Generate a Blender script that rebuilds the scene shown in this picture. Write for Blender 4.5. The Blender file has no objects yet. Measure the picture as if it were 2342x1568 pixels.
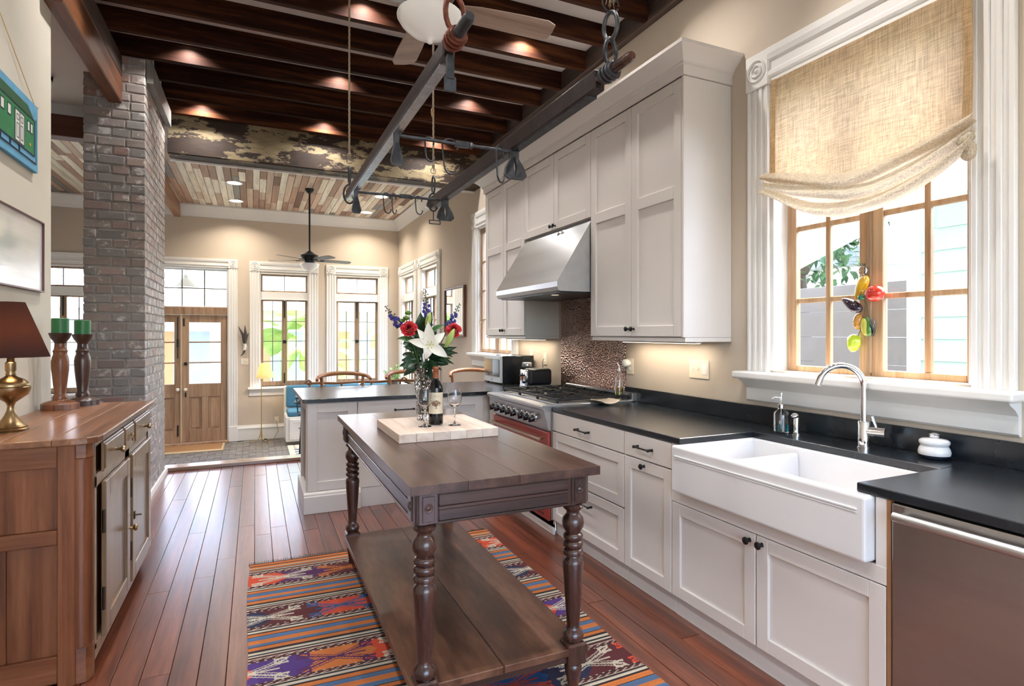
import bpy, bmesh, math, random
from mathutils import Vector, Matrix
import numpy as np
R = math.radians
scene = bpy.context.scene
COL = scene.collection

# ---------------------------------------------------------------- camera
cam_d = bpy.data.cameras.new('camera')
cam = bpy.data.objects.new('camera', cam_d); COL.objects.link(cam)
cam.location = (0, 0, 1.45)
cam.rotation_euler = (R(90), 0, R(-24.2))
cam_d.sensor_width = 36.0
cam_d.lens = 36.0 * 1307 / 2342
cam_d.shift_y = -22 / 2342
cam_d.clip_start = 0.05
scene.camera = cam
# ---------------------------------------------------------------- view + world
scene.view_settings.view_transform = 'Standard'
scene.view_settings.look = 'None'
scene.view_settings.exposure = 0.12
scene.view_settings.gamma = 1.0
scene.view_settings.use_curve_mapping = False
world = bpy.data.worlds.new('daylight'); scene.world = world
world.use_nodes = True
wn = world.node_tree.nodes; wl = world.node_tree.links
wn.clear()
wo = wn.new('ShaderNodeOutputWorld'); wb = wn.new('ShaderNodeBackground'); ws = wn.new('ShaderNodeTexSky')
ws.sky_type = 'NISHITA'; ws.sun_disc = False; ws.sun_elevation = R(62); ws.sun_rotation = R(95)
ws.air_density = 1.0; ws.dust_density = 3.0; ws.ozone_density = 1.0
wl.new(ws.outputs[0], wb.inputs[0]); wl.new(wb.outputs[0], wo.inputs[0])
wb.inputs[1].default_value = 2.75
# ---------------------------------------------------------------- sun
sd = bpy.data.lights.new('sun', 'SUN'); sd.energy = 10.0; sd.angle = R(0.8); sd.color = (1, .96, .9)
so = bpy.data.objects.new('sun', sd); COL.objects.link(so)
so.rotation_euler = Vector((-0.243, -0.03, -0.97)).to_track_quat('-Z', 'Y').to_euler()
cy = scene.cycles
cy.max_bounces = 7; cy.diffuse_bounces = 3; cy.glossy_bounces = 3; cy.transmission_bounces = 7; cy.adaptive_threshold = 0.03; cy.transparent_max_bounces = 12
cy.caustics_reflective = False; cy.caustics_refractive = False
CAN_W = 12.0
FRONT_W = 22.0
CEIL_Z = 3.94

# ---------------------------------------------------------------- mesh helpers
class MB:
    def __init__(s): s.v = []; s.f = []
    def add(s, vs, fs):
        b = len(s.v); s.v += [tuple(p) for p in vs]; s.f += [tuple(b + i for i in f) for f in fs]; return s
    def box(s, x0, x1, y0, y1, z0, z1):
        return s.add([(x0,y0,z0),(x1,y0,z0),(x1,y1,z0),(x0,y1,z0),(x0,y0,z1),(x1,y0,z1),(x1,y1,z1),(x0,y1,z1)],
                     [(0,3,2,1),(4,5,6,7),(0,1,5,4),(1,2,6,5),(2,3,7,6),(3,0,4,7)])
    def prism(s, pts, plane, a, b):
        mk = {'xy': lambda p, t: (p[0], p[1], t), 'xz': lambda p, t: (p[0], t, p[1]), 'yz': lambda p, t: (t, p[0], p[1])}[plane]
        n = len(pts)
        return s.add([mk(p, a) for p in pts] + [mk(p, b) for p in pts],
                     [tuple(range(n)), tuple(range(2*n-1, n-1, -1))] + [(i, (i+1) % n, n+(i+1) % n, n+i) for i in range(n)])
    def tube(s, path, r, n=8, closed=False):
        P = [Vector(p) for p in path]; m = len(P)
        rs = r if isinstance(r, (list, tuple)) else [r]*m
        T = []
        for i in range(m):
            a = P[(i-1) % m] if (closed or i > 0) else P[i]; b = P[(i+1) % m] if (closed or i < m-1) else P[i]
            t = b - a; T.append(t.normalized() if t.length > 1e-9 else Vector((0,0,1)))
        up = Vector((0,0,1)) if abs(T[0].z) < .9 else Vector((1,0,0))
        nrm = (up - T[0]*up.dot(T[0])).normalized(); vs = []
        for i in range(m):
            nrm = (nrm - T[i]*nrm.dot(T[i]))
            nrm = nrm.normalized() if nrm.length > 1e-6 else T[i].orthogonal().normalized()
            bn = T[i].cross(nrm)
            for k in range(n):
                a = 2*math.pi*k/n; vs.append(P[i] + (nrm*math.cos(a) + bn*math.sin(a))*rs[i])
        fs = []
        for i in range(m if closed else m-1):
            j = (i+1) % m
            for k in range(n): fs.append((i*n+k, i*n+(k+1) % n, j*n+(k+1) % n, j*n+k))
        if not closed: fs += [tuple(range(n-1, -1, -1)), tuple((m-1)*n+k for k in range(n))]
        return s.add(vs, fs)
    def rod(s, a, b, r0, r1=None, n=10): return s.tube([a, b], [r0, r0 if r1 is None else r1], n)
    def bar(s, a, b, w, h, up=(0,0,1)):
        a = Vector(a); b = Vector(b); t = (b-a).normalized(); u = Vector(up); u = (u - t*u.dot(t)).normalized(); q = t.cross(u)
        vs = [c + q*(w/2*i) + u*(h/2*j) for c in (a, b) for i, j in ((-1,-1),(1,-1),(1,1),(-1,1))]
        return s.add(vs, [(3,2,1,0),(4,5,6,7),(0,1,5,4),(1,2,6,5),(2,3,7,6),(3,0,4,7)])
    def lathe(s, prof, c=(0,0,0), n=20, axis='z', mat=None, flute=None):
        vs = []; 
        for r, z in prof:
            for k in range(n):
                a = 2*math.pi*k/n; rr = max(r, 1e-4)*(flute(a, z) if flute else 1)
                p = Vector((rr*math.cos(a), rr*math.sin(a), z))
                if axis == 'x': p = Vector((p.z, p.x, p.y))
                elif axis == 'y': p = Vector((p.x, p.z, p.y))
                if mat is not None: p = mat @ p
                vs.append(p + Vector(c))
        m = len(prof)
        fs = [(i*n+k, i*n+(k+1) % n, (i+1)*n+(k+1) % n, (i+1)*n+k) for i in range(m-1) for k in range(n)]
        if prof[0][0] >= 0: fs.append(tuple(range(n-1, -1, -1)))
        fs.append(tuple((m-1)*n+k for k in range(n)))
        return s.add(vs, fs)
    def ell(s, c, r, nu=12, nv=8, mat=None, fn=None):
        vs = []; c = Vector(c)
        for j in range(nv+1):
            t = math.pi*j/nv
            for k in range(nu):
                a = 2*math.pi*k/nu; st = max(math.sin(t), 1e-3)
                q = Vector((st*math.cos(a), st*math.sin(a), math.cos(t)))
                if fn: q = fn(q)
                p = Vector((r[0]*q.x, r[1]*q.y, r[2]*q.z))
                if mat is not None: p = mat @ p
                vs.append(p + c)
        fs = [(j*nu+k, j*nu+(k+1) % nu, (j+1)*nu+(k+1) % nu, (j+1)*nu+k) for j in range(nv) for k in range(nu)]
        fs += [tuple(range(nu-1, -1, -1)), tuple(nv*nu+k for k in range(nu))]
        return s.add(vs, fs)
    def grid(s, fn, nu, nv):
        vs = [fn(i/nu, j/nv) for j in range(nv+1) for i in range(nu+1)]
        return s.add(vs, [(j*(nu+1)+i, j*(nu+1)+i+1, (j+1)*(nu+1)+i+1, (j+1)*(nu+1)+i) for j in range(nv) for i in range(nu)])
    def disc(s, c, r, n=20, nrm='z'):
        ax = {'z': lambda a, b: (a, b, 0), 'x': lambda a, b: (0, a, b), 'y': lambda a, b: (a, 0, b)}[nrm]
        return s.add([Vector(c)+Vector(ax(r*math.cos(2*math.pi*k/n), r*math.sin(2*math.pi*k/n))) for k in range(n)], [tuple(range(n))])
    def mesh(s, name, smooth=None, fixn=True):
        me = bpy.data.meshes.new(name); me.from_pydata(s.v, [], s.f); me.update()
        if fixn:
            bm = bmesh.new(); bm.from_mesh(me); bmesh.ops.recalc_face_normals(bm, faces=bm.faces); bm.to_mesh(me); bm.free()
        if smooth is not None:
            me.shade_smooth()
            me.set_sharp_from_angle(angle=R(smooth))
        return me

def mkobj(name, me, mat, parent=None, bevel=0, seg=1):
    o = bpy.data.objects.new(name, me); COL.objects.link(o)
    if mat is not None and len(me.materials) == 0: me.materials.append(mat)
    if parent is not None:
        o.parent = parent
        if parent.type == 'EMPTY': o.location = -Vector(parent.location)
    if bevel:
        b = o.modifiers.new('bevel', 'BEVEL'); b.width = bevel; b.segments = seg; b.limit_method = 'ANGLE'; b.angle_limit = R(40)
    return o
def part(parent, name, mb, mat, bevel=0, seg=1, smooth=None, fixn=True, label=None):
    o = mkobj(name, mb.mesh(name, smooth, fixn), mat, parent, bevel, seg)
    if label: o['label'] = label
    return o
def tag(o, label, cat, group=None):
    o['label'] = label; o['category'] = cat
    if group: o['group'] = group
    return o
def thing(name, label, cat, loc=(0,0,0), group=None):
    o = bpy.data.objects.new(name, None); COL.objects.link(o); o.location = loc; o.empty_display_size = .05
    return tag(o, label, cat, group)
def solo(name, mb, mat, label, cat, group=None, **k): return tag(part(None, name, mb, mat, **k), label, cat, group)
def struct(name, mb, mat, label=None, **k):
    o = part(None, name, mb, mat, **k); o['kind'] = 'structure'
    if label: o['label'] = label
    return o
def sroot(name, loc=(0,0,0), label=None):
    o = bpy.data.objects.new(name, None); COL.objects.link(o); o.location = loc; o['kind'] = 'structure'; o.empty_display_size = .05
    if label: o['label'] = label
    return o
def dup(root, loc, label=None, rotz=None, group=None):
    r = root.copy(); COL.objects.link(r); r.location = loc
    if rotz is not None: r.rotation_euler = (0, 0, rotz)
    if label: r['label'] = label
    if group: r['group'] = group
    for ch in list(root.children):
        c = ch.copy(); COL.objects.link(c); c.parent = r
        for g in list(ch.children):
            d = g.copy(); COL.objects.link(d); d.parent = c
    return r
def light(name, kind, loc, energy, color=(1,1,1), parent=None, size=.1, direction=None, spread=None, spot=None, blend=.5):
    d = bpy.data.lights.new(name, kind); d.energy = energy; d.color = color
    if kind == 'AREA':
        d.shape = 'DISK' if not isinstance(size, tuple) else 'RECTANGLE'
        if isinstance(size, tuple): d.size, d.size_y = size
        else: d.size = size
        if spread: d.spread = spread
    elif kind in ('POINT', 'SPOT'):
        d.shadow_soft_size = size
        if kind == 'SPOT': d.spot_size = spot; d.spot_blend = blend
    o = bpy.data.objects.new(name, d); COL.objects.link(o); o.location = loc
    if direction is not None: o.rotation_euler = Vector(direction).to_track_quat('-Z', 'Y').to_euler()
    if parent is not None:
        o.parent = parent; o.location = Vector(loc) - Vector(parent.location)
    return o

# ---------------------------------------------------------------- materials
def srgb(r, g, b):
    f = lambda c: (c/255/12.92) if c/255 <= .04045 else ((c/255+.055)/1.055)**2.4
    return (f(r), f(g), f(b))
def _new(name):
    m = bpy.data.materials.new(name); m.use_nodes = True; nt = m.node_tree
    return m, nt, nt.nodes['Principled BSDF'], nt.nodes, nt.links
def _coord(nt, scale, rnd=True):
    N = nt.nodes; L = nt.links
    tc = N.new('ShaderNodeTexCoord'); mp = N.new('ShaderNodeMapping'); mp.inputs['Scale'].default_value = scale
    L.new(tc.outputs['Object'], mp.inputs['Vector'])
    if rnd:
        oi = N.new('ShaderNodeObjectInfo'); ml = N.new('ShaderNodeMath'); ml.operation = 'MULTIPLY'; ml.inputs[1].default_value = 37.0
        L.new(oi.outputs['Random'], ml.inputs[0])
        cb = N.new('ShaderNodeCombineXYZ')
        for i in range(3): L.new(ml.outputs[0], cb.inputs[i])
        L.new(cb.outputs[0], mp.inputs['Location'])
    return mp.outputs[0]
def _ramp(nt, fac, stops):
    r = nt.nodes.new('ShaderNodeValToRGB'); nt.links.new(fac, r.inputs[0]); e = r.color_ramp.elements
    while len(e) < len(stops): e.new(.5)
    for k, (p, c) in enumerate(stops): e[k].position = p; e[k].color = (*c, 1)
    return r.outputs[0]
def _noise(nt, vec, scale, detail=4, rough=.55):
    n = nt.nodes.new('ShaderNodeTexNoise'); n.inputs['Scale'].default_value = scale; n.inputs['Detail'].default_value = detail; n.inputs['Roughness'].default_value = rough
    nt.links.new(vec, n.inputs['Vector']); return n.outputs[0]
def _bump(nt, bs, h, strength, dist=.01):
    b = nt.nodes.new('ShaderNodeBump'); b.inputs['Strength'].default_value = strength; b.inputs['Distance'].default_value = dist
    nt.links.new(h, b.inputs['Height']); nt.links.new(b.outputs[0], bs.inputs['Normal']); return b
def M(name, col, rough=.5, metal=0., var=.06, scale=4., bump=0., bscale=60., coat=0., spec=.5, aniso=None, emit=None, estr=0):
    m, nt, bs, N, L = _new(name)
    bs.inputs['Roughness'].default_value = rough; bs.inputs['Metallic'].default_value = metal
    bs.inputs['Coat Weight'].default_value = coat; bs.inputs['Coat Roughness'].default_value = .12
    bs.inputs['Specular IOR Level'].default_value = spec
    v = _coord(nt, aniso or (1,1,1), False)
    if var > 0:
        n = _noise(nt, v, scale)
        c = _ramp(nt, n, [(.3, tuple(x*(1-var) for x in col)), (.7, tuple(min(1, x*(1+var)) for x in col))])
        L.new(c, bs.inputs['Base Color'])
    else: bs.inputs['Base Color'].default_value = (*col, 1)
    if bump: _bump(nt, bs, _noise(nt, v, bscale, 3), bump, .004)
    if emit: bs.inputs['Emission Color'].default_value = (*emit, 1); bs.inputs['Emission Strength'].default_value = estr
    return m
def WOOD(name, dark, mid, lite, axis='y', rough=.35, coat=.0, grain=14., bump=.25, rnd=.25, stretch=.06, spec=.5, coatr=.15):
    m, nt, bs, N, L = _new(name)
    sc = {'x': (stretch, 1, 1), 'y': (1, stretch, 1), 'z': (1, 1, stretch)}[axis]
    v = _coord(nt, sc)
    n1 = _noise(nt, v, grain, 6, .65); n2 = _noise(nt, v, grain*6, 3, .6)
    mx = N.new('ShaderNodeMath'); mx.operation = 'MULTIPLY_ADD'; L.new(n2, mx.inputs[0]); mx.inputs[1].default_value = .25
    L.new(n1, mx.inputs[2])
    c = _ramp(nt, mx.outputs[0], [(.42, dark), (.6, mid), (.8, lite)])
    if rnd:
        oi = N.new('ShaderNodeObjectInfo'); mr = N.new('ShaderNodeMapRange'); mr.inputs[3].default_value = 1-rnd; mr.inputs[4].default_value = 1+rnd
        L.new(oi.outputs['Random'], mr.inputs[0])
        mm = N.new('ShaderNodeVectorMath'); mm.operation = 'SCALE'; L.new(c, mm.inputs[0]); L.new(mr.outputs[0], mm.inputs['Scale']); c = mm.outputs[0]
    L.new(c, bs.inputs['Base Color'])
    rr = N.new('ShaderNodeMapRange'); rr.inputs[3].default_value = rough*.75; rr.inputs[4].default_value = rough*1.3; L.new(n1, rr.inputs[0]); L.new(rr.outputs[0], bs.inputs['Roughness'])
    bs.inputs['Coat Weight'].default_value = coat; bs.inputs['Coat Roughness'].default_value = coatr; bs.inputs['Specular IOR Level'].default_value = spec
    if bump: _bump(nt, bs, mx.outputs[0], bump, .004)
    return m
def VCOL(name, rough=.9, bump=0, bscale=300):
    m, nt, bs, N, L = _new(name)
    a = N.new('ShaderNodeAttribute'); a.attribute_name = 'print'
    v = _coord(nt, (1,1,1), False); n = _noise(nt, v, 180, 2)
    c = N.new('ShaderNodeVectorMath'); c.operation = 'SCALE'; mr = N.new('ShaderNodeMapRange'); mr.inputs[3].default_value = .6; mr.inputs[4].default_value = 1.1
    L.new(n, mr.inputs[0]); L.new(a.outputs['Color'], c.inputs[0]); L.new(mr.outputs[0], c.inputs['Scale']); L.new(c.outputs[0], bs.inputs['Base Color'])
    bs.inputs['Roughness'].default_value = rough
    if bump: _bump(nt, bs, _noise(nt, v, bscale, 2), bump, .003)
    return m
def GLASS(name, col=(1,1,1), refl=.09):            # thin sheet: clear with a fresnel sheen
    m, nt, bs, N, L = _new(name); N.remove(bs)
    t = N.new('ShaderNodeBsdfTransparent'); t.inputs[0].default_value = (*col, 1)
    g = N.new('ShaderNodeBsdfGlossy'); g.inputs['Roughness'].default_value = .03
    f = N.new('ShaderNodeFresnel'); f.inputs[0].default_value = 1.3
    ge = N.new('ShaderNodeNewGeometry'); sb_ = N.new('ShaderNodeMath'); sb_.operation = 'SUBTRACT'; sb_.inputs[0].default_value = 1; L.new(ge.outputs['Backfacing'], sb_.inputs[1])
    fm = N.new('ShaderNodeMath'); fm.operation = 'MULTIPLY'; L.new(f.outputs[0], fm.inputs[0]); L.new(sb_.outputs[0], fm.inputs[1])
    mx = N.new('ShaderNodeMixShader'); L.new(fm.outputs[0], mx.inputs[0]); L.new(t.outputs[0], mx.inputs[1]); L.new(g.outputs[0], mx.inputs[2])
    L.new(mx.outputs[0], N['Material Output'].inputs[0]); return m
def SOLIDGLASS(name, col=(1,1,1), rough=0.0, ior=1.45):
    m, nt, bs, N, L = _new(name)
    bs.inputs['Base Color'].default_value = (*col, 1); bs.inputs['Transmission Weight'].default_value = 1; bs.inputs['Roughness'].default_value = rough; bs.inputs['IOR'].default_value = ior
    return m
def LINEN(name, col, trans=.5, ws=230):
    m, nt, bs, N, L = _new(name); N.remove(bs)
    v = _coord(nt, (1,1,1), False)
    mp = N.new('ShaderNodeMapping'); mp.inputs['Scale'].default_value = (1, 1, .045); L.new(v, mp.inputs[0]); a = _noise(nt, mp.outputs[0], ws, 3)
    mp2 = N.new('ShaderNodeMapping'); mp2.inputs['Scale'].default_value = (1, .045, 1); L.new(v, mp2.inputs[0]); b = _noise(nt, mp2.outputs[0], ws, 3)
    ad = N.new('ShaderNodeMath'); ad.operation = 'ADD'; L.new(a, ad.inputs[0]); L.new(b, ad.inputs[1])
    hf = N.new('ShaderNodeMath'); hf.operation = 'MULTIPLY'; hf.inputs[1].default_value = .5; L.new(ad.outputs[0], hf.inputs[0])
    c = _ramp(nt, hf.outputs[0], [(.38, tuple(x*.68 for x in col)), (.62, tuple(min(1, x*1.25) for x in col))])
    d = N.new('ShaderNodeBsdfDiffuse'); t = N.new('ShaderNodeBsdfTranslucent'); L.new(c, d.inputs[0]); L.new(c, t.inputs[0])
    mx = N.new('ShaderNodeMixShader'); mx.inputs[0].default_value = trans
    L.new(d.outputs[0], mx.inputs[1]); L.new(t.outputs[0], mx.inputs[2]); L.new(mx.outputs[0], N['Material Output'].inputs[0])
    return m
def EMIT(name, col, s):
    m, nt, bs, N, L = _new(name); bs.inputs['Base Color'].default_value = (*col, 1)
    bs.inputs['Emission Color'].default_value = (*col, 1); bs.inputs['Emission Strength'].default_value = s; return m

WALL = M('wall_paint', srgb(206,192,175), .85, var=.03, scale=1.5, bump=.05, bscale=220)
WALL_L = M('wall_paint_pale', srgb(214,208,194), .85, var=.03, scale=1.5, bump=.05, bscale=220)
CEILW = M('ceiling_paint', srgb(246,246,246), .9, var=.01)
TRIM = M('trim_white', srgb(238,236,232), .4, var=.015)
CAB = M('cabinet_paint', srgb(221,215,210), .38, var=.015, scale=2)
STONE = M('soapstone', (.012,.016,.021), .24, var=.35, scale=5, bump=.03, bscale=30, spec=.55)
BLACKM = M('black_iron', (.012,.012,.013), .38, .4, var=.2)
STEEL = M('stainless', (.56,.57,.59), .32, 1., var=.06, scale=12, aniso=(1, .05, 1), bump=.02, bscale=40)
STEELD = M('stainless_warm', (.40,.37,.35), .33, 1., var=.08, scale=6, aniso=(1, .06, 1), bump=.02, bscale=40)
CHROME = M('chrome', (.85,.85,.86), .06, 1., var=0)
PORC = M('porcelain', srgb(226,226,227), .12, var=.01, coat=.4)
FLOORW = WOOD('heart_pine_floor', (.055,.013,.006), (.125,.03,.012), (.21,.058,.024), 'y', .32, .9, 16, .14, .28, coatr=.24, spec=.4)
JOISTW = WOOD('old_joist', (.008,.003,.002), (.026,.0085,.0045), (.085,.03,.012), 'x', .6, 0, 14, .5, .25, spec=.08)
BEAMW = WOOD('old_beam', (.05,.017,.008), (.14,.048,.018), (.26,.10,.04), 'y', .45, 0, 12, .4, .1)
LEDGW = WOOD('old_ledger', (.01,.006,.005), (.03,.015,.011), (.1,.06,.045), 'y', .6, 0, 14, .5, .1)
TABLEW = WOOD('table_wood', (.02,.009,.006), (.052,.023,.016), (.10,.05,.036), 'y', .3, .2, 12, .15, .0)
TABLEWX = WOOD('table_wood_cross', (.02,.010,.008), (.045,.022,.017), (.09,.045,.034), 'x', .35, .1, 12, .15, .0)
TABLEWZ = WOOD('table_wood_turned', (.014,.006,.005), (.04,.016,.012), (.09,.038,.026), 'z', .25, .4, 14, .08, .0)
SHELFW = WOOD('shelf_wood', (.024,.010,.006), (.075,.032,.018), (.16,.075,.042), 'y', .33, .2, 7, .12, .1, stretch=.2)
OAKD = WOOD('sideboard_oak', (.055,.016,.006), (.14,.042,.014), (.22,.078,.03), 'z', .36, .05, 14, .1, .12)
OAKDX = WOOD('sideboard_oak_rail', (.06,.018,.007), (.15,.046,.016), (.23,.085,.034), 'x', .36, .05, 14, .1, .05)
OAKDY = WOOD('sideboard_oak_top', (.08,.03,.014), (.2,.085,.04), (.32,.15,.075), 'y', .3, .12, 14, 0, .05)
OAKF = WOOD('sideboard_front', (.10,.055,.026), (.2,.118,.06), (.3,.19,.1), 'z', .3, .3, 14, .08, .05)
PINE = WOOD('pine_sash', (.36,.2,.1), (.52,.33,.18), (.68,.48,.3), 'z', .45, 0, 12, .08, .05)
PINED = WOOD('pine_sash_brown', (.2,.125,.07), (.32,.21,.125), (.45,.31,.2), 'z', .5, 0, 12, .08, .1)
DOORW = WOOD('pine_door', (.2,.115,.065), (.36,.22,.135), (.5,.33,.21), 'z', .45, 0, 10, .1, .06)
STOOLW = WOOD('stool_walnut', (.13,.05,.02), (.28,.12,.05), (.4,.2,.09), 'x', .35, .1, 14, .06, .05)
GLS = GLASS('window_glass')
# ================================================================= STRUCTURE
XR = 2.72; YF = 11.8; XL = -1.12; FZ = -0.55; YS = 7.0; XH = -3.6; YB = -2.2
rng = random.Random(7)

# ---- kitchen floor: each plank its own board
fl = MB(); fl.box(XH, XR, YB, YS, -.12, -.022)
floor = struct('floor', fl, M('subfloor', (.03,.012,.008), .8), 'reddish brown varnished heart pine plank floor of the kitchen')
PW = .109
meshes = {}
x = XH; row = 0
while x < XR-.001:
    w = min(PW, XR-x); y = YB - rng.random()*1.8
    while y < YS:
        ln = rng.choice((1.9, 2.6, 3.2, 3.9)); 
        if x < -1.25: ln = 5.2
        y1 = min(y+ln, YS); y0 = max(y, YB)
        if y1-y0 < .3 and y1 < YS: y = y1; continue
        b = MB(); b.box(0, w-.0022, 0, y1-y0-.003, -.022, 0)
        o = part(floor, 'plank', b, FLOORW, bevel=.0016)
        o.location = (x, y0, rng.uniform(-.0007, 0)); y = y1
        if y1 >= YS: break
    x += PW; row += 1
# ---- sunken front room: grey brick floor laid herringbone
fb = MB(); fb.box(XH, XR+.2, YS-.1, YF+.2, FZ-.1, FZ-.012)
floor2 = struct('floor_front', fb, M('brick_mortar', (.16,.15,.14), .9), 'grey brick paved floor of the sunken front room')
hb = MB(); L_, W_ = .205, .1025
for n_ in range(-70, 90):
    for m_ in range(-40, 40):
        ox = (n_ - 2*m_)*W_ - .5; oy = (n_ + 2*m_)*W_ + 9.3
        for x0, x1, y0, y1 in ((ox, ox+2*W_-.006, oy, oy+W_-.006), (ox, ox+W_-.006, oy+W_, oy+3*W_-.006)):
            if x1 > XR or x0 < XH+.02 or y0 < YS+1.4 or y1 > YF-.02: continue
            hb.box(x0, x1, y0, y1, FZ-.012, FZ+rng.uniform(-.002, .002))
bo = part(floor2, 'paving_bricks', hb, M('paving_brick', srgb(118,115,112), .4, var=.35, scale=9, bump=.2, bscale=40)); bo['kind'] = 'stuff'
# threshold board at the drop
t = MB(); t.box(-.88, 2.5, YS-.06, YS+.12, 0.0, .038)
struct('trim_threshold', t, WOOD('threshold_wood', (.16,.09,.06), (.3,.19,.13), (.42,.3,.22), 'x', .22, .4, 10, .1), 'long wooden threshold board at the edge of the kitchen floor', bevel=.004)
ri = MB(); ri.box(XH, XR, YS, YS+.06, FZ, 0); struct('trim_riser', ri, TRIM, 'white riser below the kitchen floor edge')

# ---- walls with openings
def wall_cells(u0, u1, z0, z1, holes):
    us = sorted({u0, u1, *[h[0] for h in holes], *[h[1] for h in holes]}); zs = sorted({z0, z1, *[h[2] for h in holes], *[h[3] for h in holes]})
    for a, b in zip(us, us[1:]):
        for c, d in zip(zs, zs[1:]):
            if not any(h[0] <= (a+b)/2 <= h[1] and h[2] <= (c+d)/2 <= h[3] for h in holes): yield a, b, c, d
W_SINK = (1.375, 2.40, 1.235, 2.885)
W_R3 = (6.02, 7.18, 1.20, 2.86)
W_R2 = (9.00, 10.02, .46, 2.60); W_R1 = (10.49, 11.52, .46, 2.60)
wr = MB()
for a, b, c, d in wall_cells(YB, YF, FZ, CEIL_Z, [W_SINK, W_R3, W_R2, W_R1]): wr.box(XR, XR+.2, a, b, c, d)
struct('wall_right', wr, WALL, 'tan painted side wall of the kitchen and front room')
W_DOOR = (-1.965, -.447, FZ, 2.655)
W_F1 = (.077, .957, .44, 2.6); W_F2 = (1.453, 2.32, .44, 2.6); W_F0 = (-3.4, -2.5, .44, 2.6)
wf = MB()
for a, b, c, d in wall_cells(XH, XR+.2, FZ, CEIL_Z, [W_DOOR, W_F1, W_F2, W_F0]): wf.box(a, b, YF, YF+.2, c, d)
struct('wall_far', wf, WALL, 'tan painted end wall with front door and windows')
wl_ = MB(); wl_.box(XL-.16, XL, YB, 4.27, 0, CEIL_Z)
struct('wall_left', wl_, WALL_L, 'pale painted wall end behind the sideboard')
wo_ = MB(); wo_.box(XH-.2, XH, YB, YF, FZ, CEIL_Z)
struct('wall_hall', wo_, WALL_L, 'pale wall of the hall beyond the chimney')
W_FILL = (-.8, 2.3, .15, 3.0)  # opening for the added fill window
wbk = MB()
for a, b, c, d in wall_cells(XH, XR+.2, 0, CEIL_Z, [W_FILL]): wbk.box(a, b, YB-.2, YB, c, d)
struct('wall_back', wbk, WALL_L, 'tan painted wall behind the kitchen')

# ---- kitchen ceiling, joists, beams
ce = MB(); ce.box(XL-.16, XR+.2, YB-.2, YS+.25, CEIL_Z, CEIL_Z+.1)
ceiling = struct('ceiling', ce, CEILW, 'white ceiling above dark exposed joists')
JY = [YB+.35 + .4375*k for k in range(0, 21)]
JY = [y for y in [6.985 - .4375*k for k in range(0, 21)] if y > YB+.1]
for i, y in enumerate(JY):
    b = MB()
    if i == 4:          # one joist with a bored hole is shown by a dark plug ring below
        pass
    xl = -.84 if 5.7 < y < 6.9 else XL-.02
    b.box(xl, XR-.05, y-.026, y+.026, 3.775, CEIL_Z)
    o = part(ceiling, 'joist', b, JOISTW, bevel=.004)
lg = MB(); lg.box(XR-.06, XR-.001, YB, YS+.1, 3.765, CEIL_Z); part(ceiling, 'ledger', lg, LEDGW, bevel=.004)
for i, (a, b_) in enumerate(zip(JY, JY[1:])):      # blocking between the joists on the plate side
    if 5.7 < (a+b_)/2 < 6.9: continue
    bb = MB(); bb.box(XL-.03, XL+.02, b_+.026, a-.026, 3.78, CEIL_Z); part(ceiling, 'blocking', bb, LEDGW)
pl = MB(); pl.box(XL-.04, XL+.1, 4.1, 5.74, 3.60, 3.775); part(ceiling, 'wall_plate', pl, LEDGW, bevel=.004)
ib = MB(); ib.box(-.852, -.80, 5.76, 6.9, 3.60, 3.765); part(ceiling, 'bearer', ib, M('grey_bearer', (.25,.24,.23), .5, var=.3))
bm_ = MB(); bm_.box(-1.12, -1.02, 4.1, 5.8, 3.378, 3.60)
solo('ceiling_beam', bm_, BEAMW, 'orange brown hewn wooden beam running into the brick chimney', 'beam', bevel=.008)
# hall
hc = MB(); hc.box(XH-.2, XL-.03, YB, 6.62, 3.6, 3.7); struct('ceiling_hall', hc, CEILW, 'white hall ceiling with an attic hatch')
hs = MB(); hs.box(XH, -1.28, 6.62, 6.72, 3.49, 3.8); struct('wall_hall_soffit', hs, CEILW)
at = MB(); at.box(-2.35, -1.62, 4.9, 5.9, 3.575, 3.5995); at.box(-2.42, -1.55, 4.83, 4.9, 3.56, 3.5995); at.box(-2.42, -1.55, 5.9, 5.97, 3.56, 3.5995); at.box(-1.62, -1.55, 4.83, 5.97, 3.56, 3.5995)
solo('attic_hatch', at, TRIM, 'white framed attic hatch in the hall ceiling', 'hatch', bevel=.003)
hb_ = MB(); hb_.box(XH, -1.29, 6.58, 6.74, 3.29, 3.49)
solo('hall_beam', hb_, WOOD('hall_beam_wood', (.05,.014,.009), (.11,.034,.02), (.17,.06,.035), 'x', .5, 0, 10, .3, 0), 'dark reddish brown beam crossing the hall left of the chimney', 'beam', bevel=.006)

# peeling painted beam at the room divide: flat patches of old paint
pbm, nt, bs, N, L = _new('peeling_paint')
v = _coord(nt, (.55, 1, 1.6), False); n = _noise(nt, v, 3.0, 9, .72)
n2 = _noise(nt, v, 14, 5, .7)
wood_c = _ramp(nt, n2, [(.3, (.014,.007,.004)), (.7, (.045,.022,.011))]); paint_c = _ramp(nt, n2, [(.3, (.17,.125,.065)), (.7, (.33,.26,.15))])
mask = _ramp(nt, n, [(.52, (0,0,0)), (.535, (1,1,1))])
mx = N.new('ShaderNodeMix'); mx.data_type = 'RGBA'; L.new(mask, mx.inputs[0]); L.new(wood_c, mx.inputs[6]); L.new(paint_c, mx.inputs[7]); L.new(mx.outputs[2], bs.inputs['Base Color'])
bs.inputs['Roughness'].default_value = .6; _bump(nt, bs, mask, .5, .004)
pb = MB(); pb.box(-.855, XR-.002, YS+.06, YS+.28, 3.372, 3.80)
solo('painted_beam', pb, pbm, 'heavy dark beam with flaking cream paint between kitchen and front room', 'beam', bevel=.01)
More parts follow.
